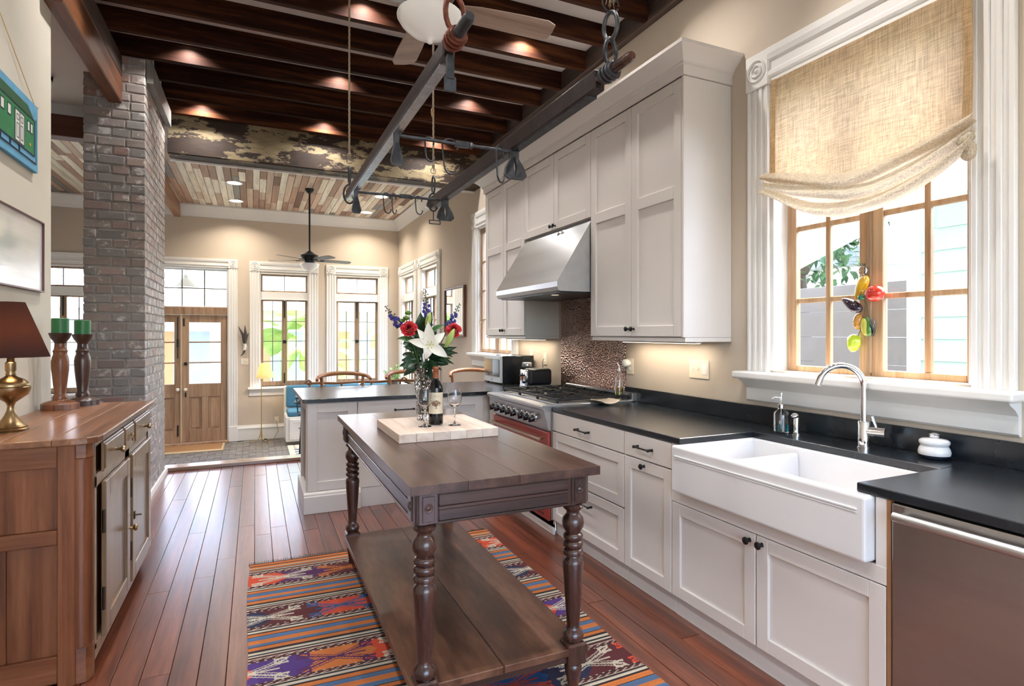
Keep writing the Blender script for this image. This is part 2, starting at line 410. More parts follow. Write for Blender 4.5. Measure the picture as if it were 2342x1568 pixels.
pt = MB(); pt.box(-.855, XR-.002, YS+.28, YS+.32, 3.355, 3.42); struct('trim_beam', pt, TRIM, 'thin white trim strip behind the painted beam')
fw = MB(); fw.box(XH, XR, YS+.1, YS+.3, 3.76, CEIL_Z+.1); struct('wall_above_beam', fw, JOISTW)

# ---- front room plank ceiling
FCZ = 3.775
fc = MB(); fc.box(XH, XR+.2, YS+.28, YF+.2, FCZ+.012, FCZ+.1)
fceil = struct('ceiling_front', fc, M('ceiling_backing', (.04,.03,.025), .9), 'reclaimed multicoloured plank ceiling of the front room')
CPM = []
for nm, c, ww in (('cream', (232,224,208), 6), ('bone', (222,210,190), 4), ('tan', (194,172,154), 5), ('rust', (176,142,122), 5), ('brown', (152,122,104), 4), ('grey', (132,130,128), 2), ('umber', (112,84,70), 2)):
    lin = srgb(*c); mt = WOOD('ceiling_plank_'+nm, tuple(k*.6 for k in lin), lin, tuple(min(1, k*1.25) for k in lin), 'y', .55, 0, 20, .2, .12)
    CPM += [mt]*ww
CW = .0965; x = XH; protos = {}
while x < XR:
    y = YS+.28 - rng.random()*.7
    while y < YF:
        ln = rng.choice((.55, .9, 1.3, 1.8, 2.4)) if x > -1.3 else 2.4
        y1 = min(y+ln, YF)
        if YF - y1 < .2: y1 = YF
        y0 = max(y, YS+.28)
        if y1 > y0+.05:
            b = MB(); b.box(0, CW-.006, 0, y1-y0-.004, 0, .014)
            o = part(fceil, 'plank', b, rng.choice(CPM), bevel=.002); o.location = (x, y0, FCZ + rng.uniform(0, .003))
        y = y1
    x += CW
db = MB(); db.box(-1.315, -1.22, YS+.25, YF-.02, 3.535, FCZ)
solo('divider_beam', db, WOOD('divider_wood', (.12,.05,.022), (.25,.11,.05), (.36,.18,.09), 'y', .4, .1, 12, .2, 0), 'square brown wooden beam along the plank ceiling to the far wall', 'beam', bevel=.006)

# ---- crown mouldings front room (profile: drop, projection)
def crown_pts(): return [(0,0),(.135,0),(.135,-.025),(.118,-.04),(.10,-.075),(.06,-.125),(.03,-.17),(.022,-.21),(0,-.21)]
cf = MB(); cf.prism([(YF-p, FCZ+q) for p, q in crown_pts()], 'yz', XH, XR); struct('trim_crown_far', cf, TRIM, 'white crown moulding on the far wall', smooth=30)
cr = MB(); cr.prism([(XR-p, FCZ+q) for p, q in crown_pts()], 'xz', YS+.32, YF); struct('trim_crown_right', cr, TRIM, 'white crown moulding on the side wall of the front room', smooth=30)
# baseboards
def bb_pts(h=.28): return [(0,0),(.022,0),(.022,h-.07),(.03,h-.065),(.03,h-.05),(.018,h-.03),(.012,h),(0,h)]
for a, b in ((-.30, XR), (XH, -2.11)):
    m = MB(); m.prism([(YF-p, FZ+q) for p, q in bb_pts()], 'yz', a, b); struct('baseboard_far', m, TRIM, 'tall white baseboard under the far windows' if a > -1 else None, smooth=30)
m = MB(); m.prism([(XR-p, FZ+q) for p, q in bb_pts()], 'xz', YS+.06, YF); struct('baseboard_right', m, TRIM, smooth=30)
m = MB(); m.box(-.853, -.835, 5.5, 6.94, 0, .05); struct('baseboard_chimney', m, TRIM, 'low pale base strip along the foot of the chimney')

# ---- brick chimney
ch = MB(); ch.box(-1.2835, -.8595, 5.7245, 6.875, 0, CEIL_Z)
chim = struct('chimney', ch, M('chimney_mortar', srgb(156,153,151), .9, var=.25, scale=14, bump=.6, bscale=60), 'tall square chimney of worn grey brick with white mortar smears')
bkm, nt, bs, N, L = _new('worn_brick')
v = _coord(nt, (1,1,1)); n = _noise(nt, v, 9, 6, .7); n3 = _noise(nt, v, 3, 3)
oi = N.new('ShaderNodeObjectInfo')
base = _ramp(nt, oi.outputs['Random'], [(0, srgb(138,135,134)), (.3, srgb(154,146,141)), (.55, srgb(162,144,136)), (.75, srgb(142,140,140)), (.9, srgb(156,122,112)), (1, srgb(150,147,145))])
mask = _ramp(nt, n, [(.56, (0,0,0)), (.62, (1,1,1))])
mx = N.new('ShaderNodeMix'); mx.data_type = 'RGBA'; L.new(mask, mx.inputs[0]); L.new(base, mx.inputs[6]); mx.inputs[7].default_value = (*srgb(206,202,198), 1)
L.new(mx.outputs[2], bs.inputs['Base Color']); bs.inputs['Roughness'].default_value = .55; _bump(nt, bs, n, .6, .006)
CH = .0775; nb = 0; rest = MB()
def jbox(mb, x0, x1, y0, y1, z0, z1):
    j = lambda: rng.uniform(-.0028, .0028)
    P = [(x0+j(), y0+j(), z0+j()),(x1+j(), y0+j(), z0+j()),(x1+j(), y1+j(), z0+j()),(x0+j(), y1+j(), z0+j()),(x0+j(), y0+j(), z1+j()),(x1+j(), y0+j(), z1+j()),(x1+j(), y1+j(), z1+j()),(x0+j(), y1+j(), z1+j())]
    mb.add(P, [(0,3,2,1),(4,5,6,7),(0,1,5,4),(1,2,6,5),(2,3,7,6),(3,0,4,7)])
front = []; side = []
ncs = int(3.93/CH)
for c in range(ncs):
    z0 = c*CH; z1 = z0+CH-.013
    cuts = [-1.288, -1.19, -.99, -.855] if c % 2 else [-1.288, -1.09, -.955, -.855]
    if c % 5 == 3: cuts = [-1.288, -1.20, -1.08, -.96, -.855]
    for a, b in zip(cuts, cuts[1:]): front.append((a, b-.012 if b < -.86 else b, 5.72, 5.82, z0, z1))
    n_ = 6; off = 0 if c % 2 else .1
    ys = [5.83] + [5.83+off+k*.205 for k in range(1 if off == 0 else 0, 6) if 5.9 < 5.83+off+k*.205 < 6.8] + [6.88]
    for a, b in zip(ys, ys[1:]): side.append((-.955, -.855, a, b-.012, z0, z1))
for k, bx in enumerate(front + sorted(side, key=lambda q: q[2])):
    b = MB(); jbox(b, *bx)
    if k < 300: part(chim, 'brick', b, bkm, bevel=.004)
    else: rest.add(b.v, b.f)
if rest.v:
    o = part(chim, 'far_bricks', rest, bkm); o['kind'] = 'stuff'
# ================================================================= WINDOWS / DOORS
RW = lambda u, d, z: (XR+d, u, z)
FW = lambda u, d, z: (u, YF+d, z)
def mbox(mb, f, u0, u1, d0, d1, z0, z1):
    P = [f(u0,d0,z0),f(u1,d0,z0),f(u1,d1,z0),f(u0,d1,z0),f(u0,d0,z1),f(u1,d0,z1),f(u1,d1,z1),f(u0,d1,z1)]
    mb.add(P, [(0,3,2,1),(4,5,6,7),(0,1,5,4),(1,2,6,5),(2,3,7,6),(3,0,4,7)])
def mprism(mb, f, pts, u0, u1):          # pts in (d,z)
    n = len(pts); mb.add([f(u0, *p) for p in pts] + [f(u1, *p) for p in pts], [tuple(range(n)), tuple(range(2*n-1, n-1, -1))] + [(i, (i+1) % n, n+(i+1) % n, n+i) for i in range(n)])
def casing(root, f, u0, u1, z0, z1, w, headh):
    """fluted side casings, corner blocks with turned rosettes and a stepped head"""
    for a, b in ((u0-w, u0), (u1, u1+w)):
        m = MB(); mbox(m, f, a, b, -.018, 0, z0, z1); k = (b-a)/7
        for j in range(4): mbox(m, f, a+k*(2*j)+ (0 if j else .0), a+k*(2*j+1), -.027, -.016, z0, z1)
        part(root, 'side_casing', m, TRIM, bevel=.003)
        m = MB(); mbox(m, f, a-.006, b+.006, -.034, 0, z1, z1+headh)
        blk = part(root, 'corner_block', m, TRIM, bevel=.003)
        uc = (a+b)/2; zc = z1+headh/2; r0 = min(w, headh)*.4; q = MB()
        for rr in (r0, r0*.55):
            q.tube([f(uc+rr*math.cos(t*math.pi/10), -.036, zc+rr*math.sin(t*math.pi/10)) for t in range(20)], r0*.12, 6, True)
        q.ell(f(uc, -.034, zc), (r0*.25,)*3, 8, 6)
        part(blk, 'rosette', q, TRIM, smooth=60)
    m = MB(); h = headh
    mprism(m, f, [(0, z1), (-.018, z1), (-.018, z1+h*.18), (-.03, z1+h*.22), (-.03, z1+h*.34), (-.018, z1+h*.38), (-.018, z1+h*.62), (-.03, z1+h*.68), (-.036, z1+h*.82), (-.036, z1+h), (0, z1+h)], u0, u1)
    part(root, 'head_casing', m, TRIM, bevel=.002)
def stool(root, f, u0, u1, z, w, proj=.11, inner=.1, ah=.1):
    m = MB(); mprism(m, f, [(inner, z-.045), (-proj+.02, z-.045), (-proj, z-.03), (-proj, z-.012), (-proj+.012, z), (inner, z)], u0-w-.035, u1+w+.035) if False else None
    mbox(m, f, u0-w-.035, u1+w+.035, -proj, 0, z-.042, z); mbox(m, f, u0, u1, -.001, inner, z-.042, z)
    part(root, 'window_stool', m, TRIM, bevel=.012, seg=3)
    m = MB(); mprism(m, f, [(0, z-.042), (-proj+.03, z-.042), (-proj+.04, z-.055), (-.045, z-.075), (-.03, z-.09), (-.022, z-.1), (-.022, z-.04-ah-.02), (-.012, z-.04-ah-.03), (0, z-.04-ah-.03)], u0-w-.01, u1+w+.01)
    part(root, 'apron', m, TRIM, smooth=25)
def jambs(root, f, u0, u1, z0, z1, d=.2):
    m = MB(); t = .02
    mbox(m, f, u0, u0+t, -.002, d, z0, z1); mbox(m, f, u1-t, u1, -.002, d, z0, z1); mbox(m, f, u0+t, u1-t, -.002, d, z1-t, z1); mbox(m, f, u0+t, u1-t, .139, d, z0-.01, z0+.02)
    part(root, 'jamb', m, TRIM)
def leaf(root, f, u0, u1, z0, z1, d, mat, mun, stile, brail, trail, cols, rows, muw, zs=None, us=None, name='casement'):
    m = MB(); th = .038
    mbox(m, f, u0, u0+stile, d, d+th, z0, z1); mbox(m, f, u1-stile, u1, d, d+th, z0, z1)
    mbox(m, f, u0+stile, u1-stile, d, d+th, z0, z0+brail); mbox(m, f, u0+stile, u1-stile, d, d+th, z1-trail, z1)
    lf = part(root, name, m, mat, bevel=.003)
    a, b, c, e = u0+stile, u1-stile, z0+brail, z1-trail
    us = us or [a+(b-a)*k/cols for k in range(1, cols)]; zs = zs or [c+(e-c)*k/rows for k in range(1, rows)]
    for u in us:
        m = MB(); mbox(m, f, u-muw/2, u+muw/2, d+.006, d+th-.006, c, e); part(lf, 'muntin', m, mun, bevel=.003)
    for z in zs:
        m = MB(); mbox(m, f, a, b, d+.008, d+th-.008, z-muw/2, z+muw/2); part(lf, 'muntin', m, mun, bevel=.003)
    U = [a]+list(us)+[b]; Z = [c]+list(zs)+[e]
    for p, q in zip(U, U[1:]):
        for r, s in zip(Z, Z[1:]):
            m = MB(); mbox(m, f, p, q, d+.017, d+.021, r, s); part(lf, 'pane', m, GLS)
    return lf
BOLT = M('window_iron', (.02,.03,.03), .5, .5)
MUND = M('muntin_dark', srgb(84,80,66), .55, var=.1)

# sink window
u0, u1, z0, z1 = W_SINK
w1 = sroot('window_1', (XR, 1.9, 1.2), 'tall casement window over the kitchen sink')
casing(w1, RW, u0, u1, z0-.01, z1, .15, .205); jambs(w1, RW, u0, u1, z0, z1, .2)
stool(w1, RW, u0, u1, z0-.008, .15, .12, .145, .11)
zz = [1.635, 2.045, 2.455]
leaf(w1, RW, 1.882, 2.372, z0-.0075, z1-.02, .1, PINE, PINE, .058, .04, .06, 2, 4, .028, zz, [2.12])
leaf(w1, RW, 1.395, 1.878, z0-.0075, z1-.02, .1, PINE, PINE, .06, .04, .06, 2, 4, .028, zz, [1.618])
m = MB(); mbox(m, RW, 1.87, 1.89, .088, .1, 1.25, 2.85); part(w1, 'astragal', m, PINED, bevel=.003)

def house_window(n, f, o, label, flip=False, trans=True, mat=PINED):
    u0, u1, z0, z1 = o; um = (u0+u1)/2
    r = sroot('window_%d' % n, f(um, 0, z0), label)
    casing(r, f, u0, u1, z0, z1+.02, .17, .185); jambs(r, f, u0, u1, z0, z1, .2); stool(r, f, u0, u1, z0, .17, .09, .12, .1)
    m = MB(); mbox(m, f, u0+.02, u1-.02, .03, .14, 2.10, 2.24); mbox(m, f, u0+.02, u1-.02, .01, .05, 2.09, 2.105); part(r, 'transom_bar', m, TRIM, bevel=.004)
    leaf(r, f, u0+.02, u1-.02, 2.24, z1-.02, .08, mat, MUND, .035, .03, .035, 2, 1, .014, name='transom_sash')
    a = leaf(r, f, u0+.02, um-.002, z0+.002, 2.10, .08, mat, MUND, .045, .09, .035, 2, 4, .012)
    b = leaf(r, f, um+.002, u1-.02, z0+.002, 2.10, .08, mat, MUND, .045, .09, .035, 2, 4, .012)
    m = MB(); mbox(m, f, um-.03, um+.03, .065, .08, 1.26, 1.32); mbox(m, f, um-.012, um+.012, .068, .08, z0+.05, z0+.25); mbox(m, f, um-.012, um+.012, .068, .08, 1.75, 2.08)
    part(r, 'latch', m, BOLT, bevel=.003)
    return r
house_window(2, FW, W_F1, 'casement window with transom beside the front door, floor lamp before it')
house_window(3, FW, W_F2, 'casement window with transom nearest the far corner of the front room')
house_window(4, FW, W_F0, 'casement window seen left of the brick chimney')
house_window(5, RW, W_R2, 'side wall casement window next to the dark framed mirror')
house_window(6, RW, W_R1, 'side wall casement window nearest the far corner')
# window by the microwave
u0, u1, z0, z1 = W_R3
w7 = sroot('window_7', (XR, 6.6, 1.2), 'tall window partly behind the wall cabinets near the microwave')
casing(w7, RW, u0, u1, z0-.01, z1, .15, .205); jambs(w7, RW, u0, u1, z0, z1, .2); stool(w7, RW, u0, u1, z0-.008, .15, .1, .12, .11)
leaf(w7, RW, u0+.02, (u0+u1)/2-.002, z0, z1-.02, .04, PINED, PINE, .06, .05, .06, 2, 4, .025)
leaf(w7, RW, (u0+u1)/2+.002, u1-.02, z0, z1-.02, .04, PINED, PINE, .06, .05, .06, 2, 4, .025)
m = MB()
for z in (1.6, 1.95, 2.3): m.rod((XR+.04, u1-.05, z), (XR+.02, u1-.05, z), .012, .012, 8)
part(w7, 'hinge', m, M('brass_hinge', (.5,.3,.15), .4, 1))
# window added behind the camera to bring in fill daylight
BW = lambda u, d, z: (u, YB-d, z)
w8 = sroot('window_8', (.8, YB, .15), 'wide window added on the unseen back wall to bring in daylight')
casing(w8, BW, *W_FILL, .15, .205); jambs(w8, BW, *W_FILL, .2)
for k in range(4): leaf(w8, BW, -.78+k*.77, -.78+k*.77+.762, .17, 2.98, .08, PINE, PINE, .06, .1, .06, 1, 3, .03)

# front door pair with transom
DX = [-1.965, -1.208, -.447]
d1 = sroot('door_1', (-1.2, YF, FZ), 'pair of natural pine front doors with glazed upper panes and a wide transom')
casing(d1, FW, DX[0], DX[2], FZ+.28, 2.655, .146, .16)
for a, b in ((DX[0]-.152, DX[0]), (DX[2], DX[2]+.152)):
    m = MB(); mbox(m, FW, a, b, -.04, 0, FZ, FZ+.28); part(d1, 'plinth_block', m, TRIM, bevel=.006)
m = MB(); mbox(m, FW, DX[0], DX[0]+.02, 0, .2, FZ, 2.655); mbox(m, FW, DX[2]-.02, DX[2], 0, .2, FZ, 2.655); mbox(m, FW, DX[0], DX[2], 0, .2, 2.635, 2.655); part(d1, 'jamb', m, TRIM)
m = MB(); mbox(m, FW, DX[0]+.02, DX[2]-.02, .0, .12, 1.79, 1.925); part(d1, 'transom_bar', m, DOORW, bevel=.004)
m = MB(); mbox(m, FW, DX[0], DX[2], -.1, .2, FZ, FZ+.03); part(d1, 'sill', m, DOORW, bevel=.005)
leaf(d1, FW, DX[0]+.02, DX[2]-.02, 1.925, 2.63, .07, TRIM, MUND, .02, .02, .03, 4, 2, .02, name='transom_sash')
PORCK = M('white_knob', srgb(240,238,230), .15)
for k in (0, 1):
    a = DX[k]+ (.022 if k == 0 else .004); b = DX[k+1]-(.004 if k == 0 else .022); dd = .03; m = MB(); zb = FZ+.035
    st = .112
    mbox(m, FW, a, a+st, dd, dd+.045, zb, 1.785); mbox(m, FW, b-st, b, dd, dd+.045, zb, 1.785)
    mbox(m, FW, a+st, b-st, dd, dd+.045, 1.652, 1.785); mbox(m, FW, a+st, b-st, dd, dd+.045, .295, .535); mbox(m, FW, a+st, b-st, dd, dd+.045, zb, -.30)
    um = (a+b)/2; mbox(m, FW, um-.055, um+.055, dd, dd+.045, -.3, .295)
    lf = part(d1, 'door_leaf', m, DOORW, bevel=.004)
    for p, q in ((a+st, um-.055), (um+.055, b-st)):
        m = MB(); mbox(m, FW, p, q, dd+.018, dd+.03, -.3, .295); mbox(m, FW, p+.035, q-.035, dd+.008, dd+.02, -.265, .26); part(lf, 'panel', m, DOORW, bevel=.006)
    zg = [.535, .918, 1.29, 1.652]
    for z in zg[1:3]:
        m = MB(); mbox(m, FW, a+st, b-st, dd+.008, dd+.04, z-.012, z+.012); part(lf, 'muntin', m, DOORW, bevel=.003)
    for p, q in zip(zg, zg[1:]):
        m = MB(); mbox(m, FW, a+st, b-st, dd+.02, dd+.024, p, q); part(lf, 'pane', m, GLS)
    ku = (b-.055) if k == 0 else (a+.06)
    m = MB(); m.lathe([(.0, -.055), (.024, -.05), (.03, -.035), (.024, -.02), (.012, -.012), (.012, .0), (.026, .002), (.026, .008)], FW(ku, dd-.008, .44), 14, 'y'); part(lf, 'knob', m, PORCK, smooth=40)
    m = MB(); mbox(m, FW, ku-.012, ku+.012, dd-.012, dd, .3, .38) if k else mbox(m, FW, ku-.012, ku+.012, dd-.02, dd, -.4, -.2)
    if k: m.lathe([(.03, -.02), (.032, -.01), (.032, 0)], FW(ku, dd, .9), 12, 'y'); mbox(m, FW, ku-.04, ku-.015, dd-.012, dd, 1.58, 1.72)
    else: mbox(m, FW, ku-.008, ku+.008, dd-.02, dd, 1.0, 1.75); mbox(m, FW, ku-.016, ku+.016, dd-.024, dd, 1.2, 1.35)
    part(lf, 'bolt', m, BOLT, bevel=.003)
m = MB(); mbox(m, FW, DX[1]-.02, DX[1]+.006, .012, .03, FZ+.035, 1.785); part(d1, 'astragal', m, M('astragal_pale', srgb(205,180,150), .5), bevel=.003)
# ================================================================= KITCHEN RUN
CT = .92; CX0 = 1.955; FX = 1.98
# door / drawer fronts facing -X (run along the right wall) or -Y (peninsula)
RX = lambda x: (lambda u, d, z: (x+d, u, z))     # u = y, d grows into the cabinet
PY = lambda y: (lambda u, d, z: (u, y+d, z))
def shaker(root, name, f, u0, u1, z0, z1, fr=.06, mids=(), mat=None, th=.02, name_mid='mid_rail'):
    mat = mat or CAB; g = .0026; u0 += g; u1 -= g; z0 += g; z1 -= g
    m = MB()
    mbox(m, f, u0, u0+fr, -th, 0, z0, z1); mbox(m, f, u1-fr, u1, -th, 0, z0, z1)
    mbox(m, f, u0+fr, u1-fr, -th, 0, z0, z0+fr); mbox(m, f, u0+fr, u1-fr, -th, 0, z1-fr, z1)
    for zc in mids: mbox(m, f, u0+fr, u1-fr, -th, 0, zc-fr*.55, zc+fr*.55)
    mbox(m, f, u0+fr-.002, u1-fr+.002, -th*.42, 0, z0+fr-.002, z1-fr+.002)
    return part(root, name, m, mat, bevel=.0022)
def slab(root, name, f, u0, u1, z0, z1, mat=None, th=.02):
    g = .0026; m = MB(); mbox(m, f, u0+g, u1-g, -th, 0, z0+g, z1-g); return part(root, name, m, mat or CAB, bevel=.002)
def knob(parent, f, u, z, d=-.02):
    m = MB(); c = Vector(f(u, d, z)); n = (Vector(f(u, d-1, z))-c).normalized()
    mt = n.to_track_quat('Z', 'Y').to_matrix()
    m.lathe([(.010, 0), (.007, .004), (.006, .014), (.012, .018), (.0165, .024), (.0165, .028), (.010, .034), (.0, .035)], c, 14, mat=mt)
    return part(parent, 'knob', m, BLACKM, smooth=40)
def pull(parent, f, u0, u1, z, d=-.02):
    m = MB()
    for u in (u0, u1): m.rod(f(u, d, z), f(u, d-.03, z), .0085, .006, 8); m.ell(f(u, d-.03, z), (.0095,)*3, 8, 6)
    m.rod(f(u0, d-.03, z), f(u1, d-.03, z), .0052, None, 8)
    return part(parent, 'handle', m, BLACKM, smooth=50)

f = RX(FX)
def carcass(root, u0, u1, z0=.10, z1=.885, depth=.62):
    m = MB(); mbox(m, f, u0+.001, u1-.001, .0005, depth, z0, z1); part(root, 'body', m, CAB)
    m = MB(); mbox(m, f, u0, u1, .012, .03, 0, z0); part(root, 'toe_board', m, CAB, bevel=.002)
# three drawers beside the range
c = thing('base_cabinet', 'greige base cabinet of three wide drawers beside the range', 'cabinet', (2.3, 3.2, 0), 'greige base cabinets')
carcass(c, 2.77, 3.65)
d = slab(c, 'drawer', f, 2.77, 3.65, .748, .885); pull(d, f, 3.15, 3.285, .812)
d = shaker(c, 'drawer', f, 2.77, 3.65, .432, .745); 
d = shaker(c, 'drawer', f, 2.77, 3.65, .105, .428); pull(d, f, 3.12, 3.265, .34)
# narrow pull out unit
c = thing('base_cabinet', 'narrow greige base cabinet with one drawer over a tall knobbed door', 'cabinet', (2.3, 2.55, 0), 'greige base cabinets')
carcass(c, 2.354, 2.768)
d = slab(c, 'drawer', f, 2.354, 2.768, .748, .885); pull(d, f, 2.51, 2.635, .817)
d = shaker(c, 'door', f, 2.354, 2.768, .105, .745); knob(d, f, 2.58, .716)
# sink base
c = thing('base_cabinet', 'greige sink cabinet with two doors under the white farmhouse sink', 'cabinet', (2.3, 1.8, 0), 'greige base cabinets')
m = MB(); mbox(m, f, 1.252, 2.352, .0005, .62, .10, .60); mbox(m, f, 1.252, 1.29, -.018, .62, .60, .885); mbox(m, f, 2.31, 2.352, -.018, .62, .6, .885); part(c, 'body', m, CAB, bevel=.001)
m = MB(); mbox(m, f, 1.252, 2.352, .012, .03, 0, .1); part(c, 'toe_board', m, CAB)
m = MB(); mbox(m, f, 1.252, 2.352, -.02, 0, .590, .65); part(c, 'rail', m, CAB, bevel=.001)
d = shaker(c, 'door', f, 1.81, 2.352, .105, .588); knob(d, f, 1.842, .553)
d = shaker(c, 'door', f, 1.252, 1.808, .105, .588); knob(d, f, 1.776, .553)
# dishwasher
c = thing('dishwasher', 'stainless steel dishwasher with a long bar handle', 'dishwasher', (2.3, .95, 0))
m = MB(); mbox(m, f, .645, 1.238, .0, .6, .10, .88); part(c, 'body', m, BLACKM)
m = MB(); mbox(m, f, .645, 1.236, -.02, 0, .11, .88); part(c, 'door', m, STEELD, bevel=.006, seg=2)
m = MB(); m.rod((FX-.055, .68, .845), (FX-.055, 1.205, .845), .017, None, 12)
for y in (.69, 1.195): m.rod((FX-.055, y, .845), (FX-.015, y, .845), .010, None, 8)
part(c, 'handle', m, STEEL, smooth=40)
m = MB(); mbox(m, f, .645, 1.238, .03, .05, 0, .10); part(c, 'toe_board', m, BLACKM)
m = MB(); mbox(m, f, 1.238, 1.25, -.02, .6, 0, .885); solo('filler_strip', m, WOOD('raw_filler', (.2,.08,.03), (.35,.16,.07), (.45,.24,.12), 'z', .5), 'thin raw wood filler strip between sink cabinet and dishwasher', 'filler')
c = thing('base_cabinet', 'greige base cabinet past the dishwasher at the end of the run', 'cabinet', (2.3, .3, 0), 'greige base cabinets')
carcass(c, -.2, .64); shaker(c, 'door', f, -.2, .64, .105, .885)
# corner unit left of range
c = thing('base_cabinet', 'narrow greige corner cabinet door between range and peninsula', 'cabinet', (2.3, 4.8, 0), 'greige base cabinets')
carcass(c, 4.70, 4.864); shaker(c, 'door', f, 4.70, 4.864, .105, .885, .05)

# ---- counter with cut out for the sink, backsplash strip
k = MB(); T0 = CT-.032
k.box(CX0, XR-.021, 2.285, 3.64, T0, CT); k.box(2.455, XR-.021, 1.355, 2.285, T0, CT); k.box(CX0, XR-.021, -.2, 1.355, T0, CT)
solo('counter', k, STONE, 'long black soapstone counter running past the sink', 'counter', bevel=.003)
k = MB(); k.box(XR-.02, XR-.0005, -.2, 3.8, CT+.0005, CT+.105)
solo('backsplash_strip', k, STONE, 'low black stone upstand along the wall behind the sink', 'backsplash', bevel=.002)
k = MB(); k.prism([(.345, 4.855), (CX0-.005, 4.855), (CX0-.005, 4.695), (XR-.003, 4.695), (XR-.003, 5.93), (.335, 5.93)], 'xy', T0, CT)
solo('peninsula_counter', k, STONE, 'black stone top of the peninsula with wine glasses seen before it', 'counter', bevel=.003)

# ---- peninsula base
p = thing('peninsula_cabinet', 'greige peninsula base with panelled end and tall plinth', 'cabinet', (1.2, 5.1, 0))
g = PY(4.885)
m = MB(); m.box(.41, 2.0, 4.886, 5.5, .1, T0-.0005); m.box(2.0, 2.68, 4.92, 5.5, .1, T0-.0005); part(p, 'body', m, CAB)
m = MB(); m.box(.375, .41, 4.886, 4.93, .1, T0); m.box(.375, .41, 5.45, 5.5, .1, T0); m.box(.375, .41, 4.93, 5.45, .82, T0); part(p, 'end_frame', m, CAB, bevel=.002)
m = MB(); m.box(.398, .41, 4.93, 5.45, .1, .82); part(p, 'end_panel', m, M('end_panel_olive', srgb(150,140,112), .5, var=.05))
d = shaker(p, 'door', g, .38, .775, .17, .883, .075)
d = slab(p, 'drawer', g, .778, 1.42, .62, .883); pull(d, g, 1.09, 1.25, .80)
d = slab(p, 'drawer', g, .778, 1.42, .16, .617)
d = shaker(p, 'door', g, 1.423, 1.90, .16, .883, .075)
m = MB(); m.prism([(4.886, 0), (4.835, 0), (4.835, .135), (4.842, .145), (4.842, .155), (4.862, .17), (4.886, .17)], 'yz', .352, .80); m.box(.352, .4, 4.87, 5.52, 0, .17); part(p, 'plinth', m, CAB, bevel=.003)
m = MB(); m.box(.80, 2.0, 4.868, 4.886, 0, .16); part(p, 'toe_board', m, CAB, bevel=.002)

# ---- farmhouse sink
s = thing('farmhouse_sink', 'wide white porcelain apron front sink with two bowls', 'sink', (2.2, 1.8, .64))
x0, x1, y0, y1, zb, zt = 1.915, 2.48, 1.296, 2.305, .655, .8872
sk = MB()
def sinkshell():
    bm = MB(); wl = .022
    bowls = [(x0+.045, x1-.03, y0+.075, 1.992), (x0+.045, x1-.03, 2.022, y1-.03)]
    # top rim cells
    xs = sorted({x0, x1, x0+.045, x1-.03}); ys = sorted({y0, y1, y0+.075, 1.992, 2.022, y1-.03})
    for a, b in zip(xs, xs[1:]):
        for c_, d_ in zip(ys, ys[1:]):
            inb = any(q[0] <= (a+b)/2 <= q[1] and q[2] <= (c_+d_)/2 <= q[3] for q in bowls)
            top = .69 if inb else zt
            if not inb and abs((c_+d_)/2-2.007) < .01 and x0+.04 < (a+b)/2 < x1-.03: top = zt-.028
            bm.box(a, b, c_, d_, zb, top)
    return bm
o = part(s, 'basin', sinkshell(), PORC)
bmx = bmesh.new(); bmx.from_mesh(o.data); bmesh.ops.remove_doubles(bmx, verts=bmx.verts, dist=1e-5)
dd_ = {}
for fc_ in bmx.faces: dd_.setdefault(tuple(round(k_, 4) for k_ in fc_.calc_center_median()), []).append(fc_)
bmesh.ops.delete(bmx, geom=[q for v_ in dd_.values() if len(v_) > 1 for q in v_], context='FACES')
bmesh.ops.recalc_face_normals(bmx, faces=bmx.faces); bmx.to_mesh(o.data); bmx.free()
bv = o.modifiers.new('bevel', 'BEVEL'); bv.width = .012; bv.segments = 3; bv.limit_method = 'ANGLE'; bv.angle_limit = R(50)
m = MB(); m.box(x0-.006, x0+.01, y0+.03, y1-.03, .832, .841); m.box(x0-.004, x0+.01, y0+.03, y1-.03, .823, .829); part(s, 'rim_bead', m, PORC, bevel=.003, seg=2)
for cy in (1.67, 2.15):
    m = MB(); m.lathe([(.045, 0), (.045, .004), (.03, .005), (.028, .001), (0, .001)], (2.2, cy, .6905), 20); part(s, 'drain', m, CHROME, smooth=40)

# ---- upper cabinets with crown
UX = 2.36; uf = RX(UX); UZ0 = 1.425; UZ1 = 2.995
def upper(label, u0, u1, zb_, um, mids, kn):
    c = thing('wall_cabinet', label, 'cabinet', (2.55, (u0+u1)/2, zb_), 'greige wall cabinets under one crown')
    m = MB(); mbox(m, uf, u0+.0006, u1-.0006, .0005, XR-UX-.001, zb_-.0, 2.997); part(c, 'body', m, CAB, bevel=.001)
    for a, b, ku in ((u0, um, um-.03), (um, u1, um+.03)):
        d = shaker(c, 'door', uf, a, b, zb_+.002, UZ1, .07, mids); knob(d, uf, ku, zb_+(.055 if zb_ < 2 else .035))
    return c
ca = upper('tall greige wall cabinet with two doors left of the hood', 4.926, 5.93, UZ0, 5.428, (2.33,), 1)
cb = upper('short greige wall cabinet with two doors directly above the hood', 3.742, 4.925, 2.335, 4.333, (), 1)
cc = upper('tall greige wall cabinet with two doors between hood and sink window', 2.72, 3.741, UZ0, 3.224, (2.315,), 1)
for c, u0, u1 in ((ca, 4.926, 5.93), (cc, 2.70, 3.741)):
    m = MB(); mbox(m, uf, u0, u1, -.008, XR-UX-.001, UZ0-.028, UZ0-.001); part(c, 'light_rail', m, CAB, bevel=.002)
m = MB(); m.box(UX-.021, XR-.001, 2.70, 2.7195, UZ0-.0, 2.997); part(cc, 'end_panel', m, CAB, bevel=.002)
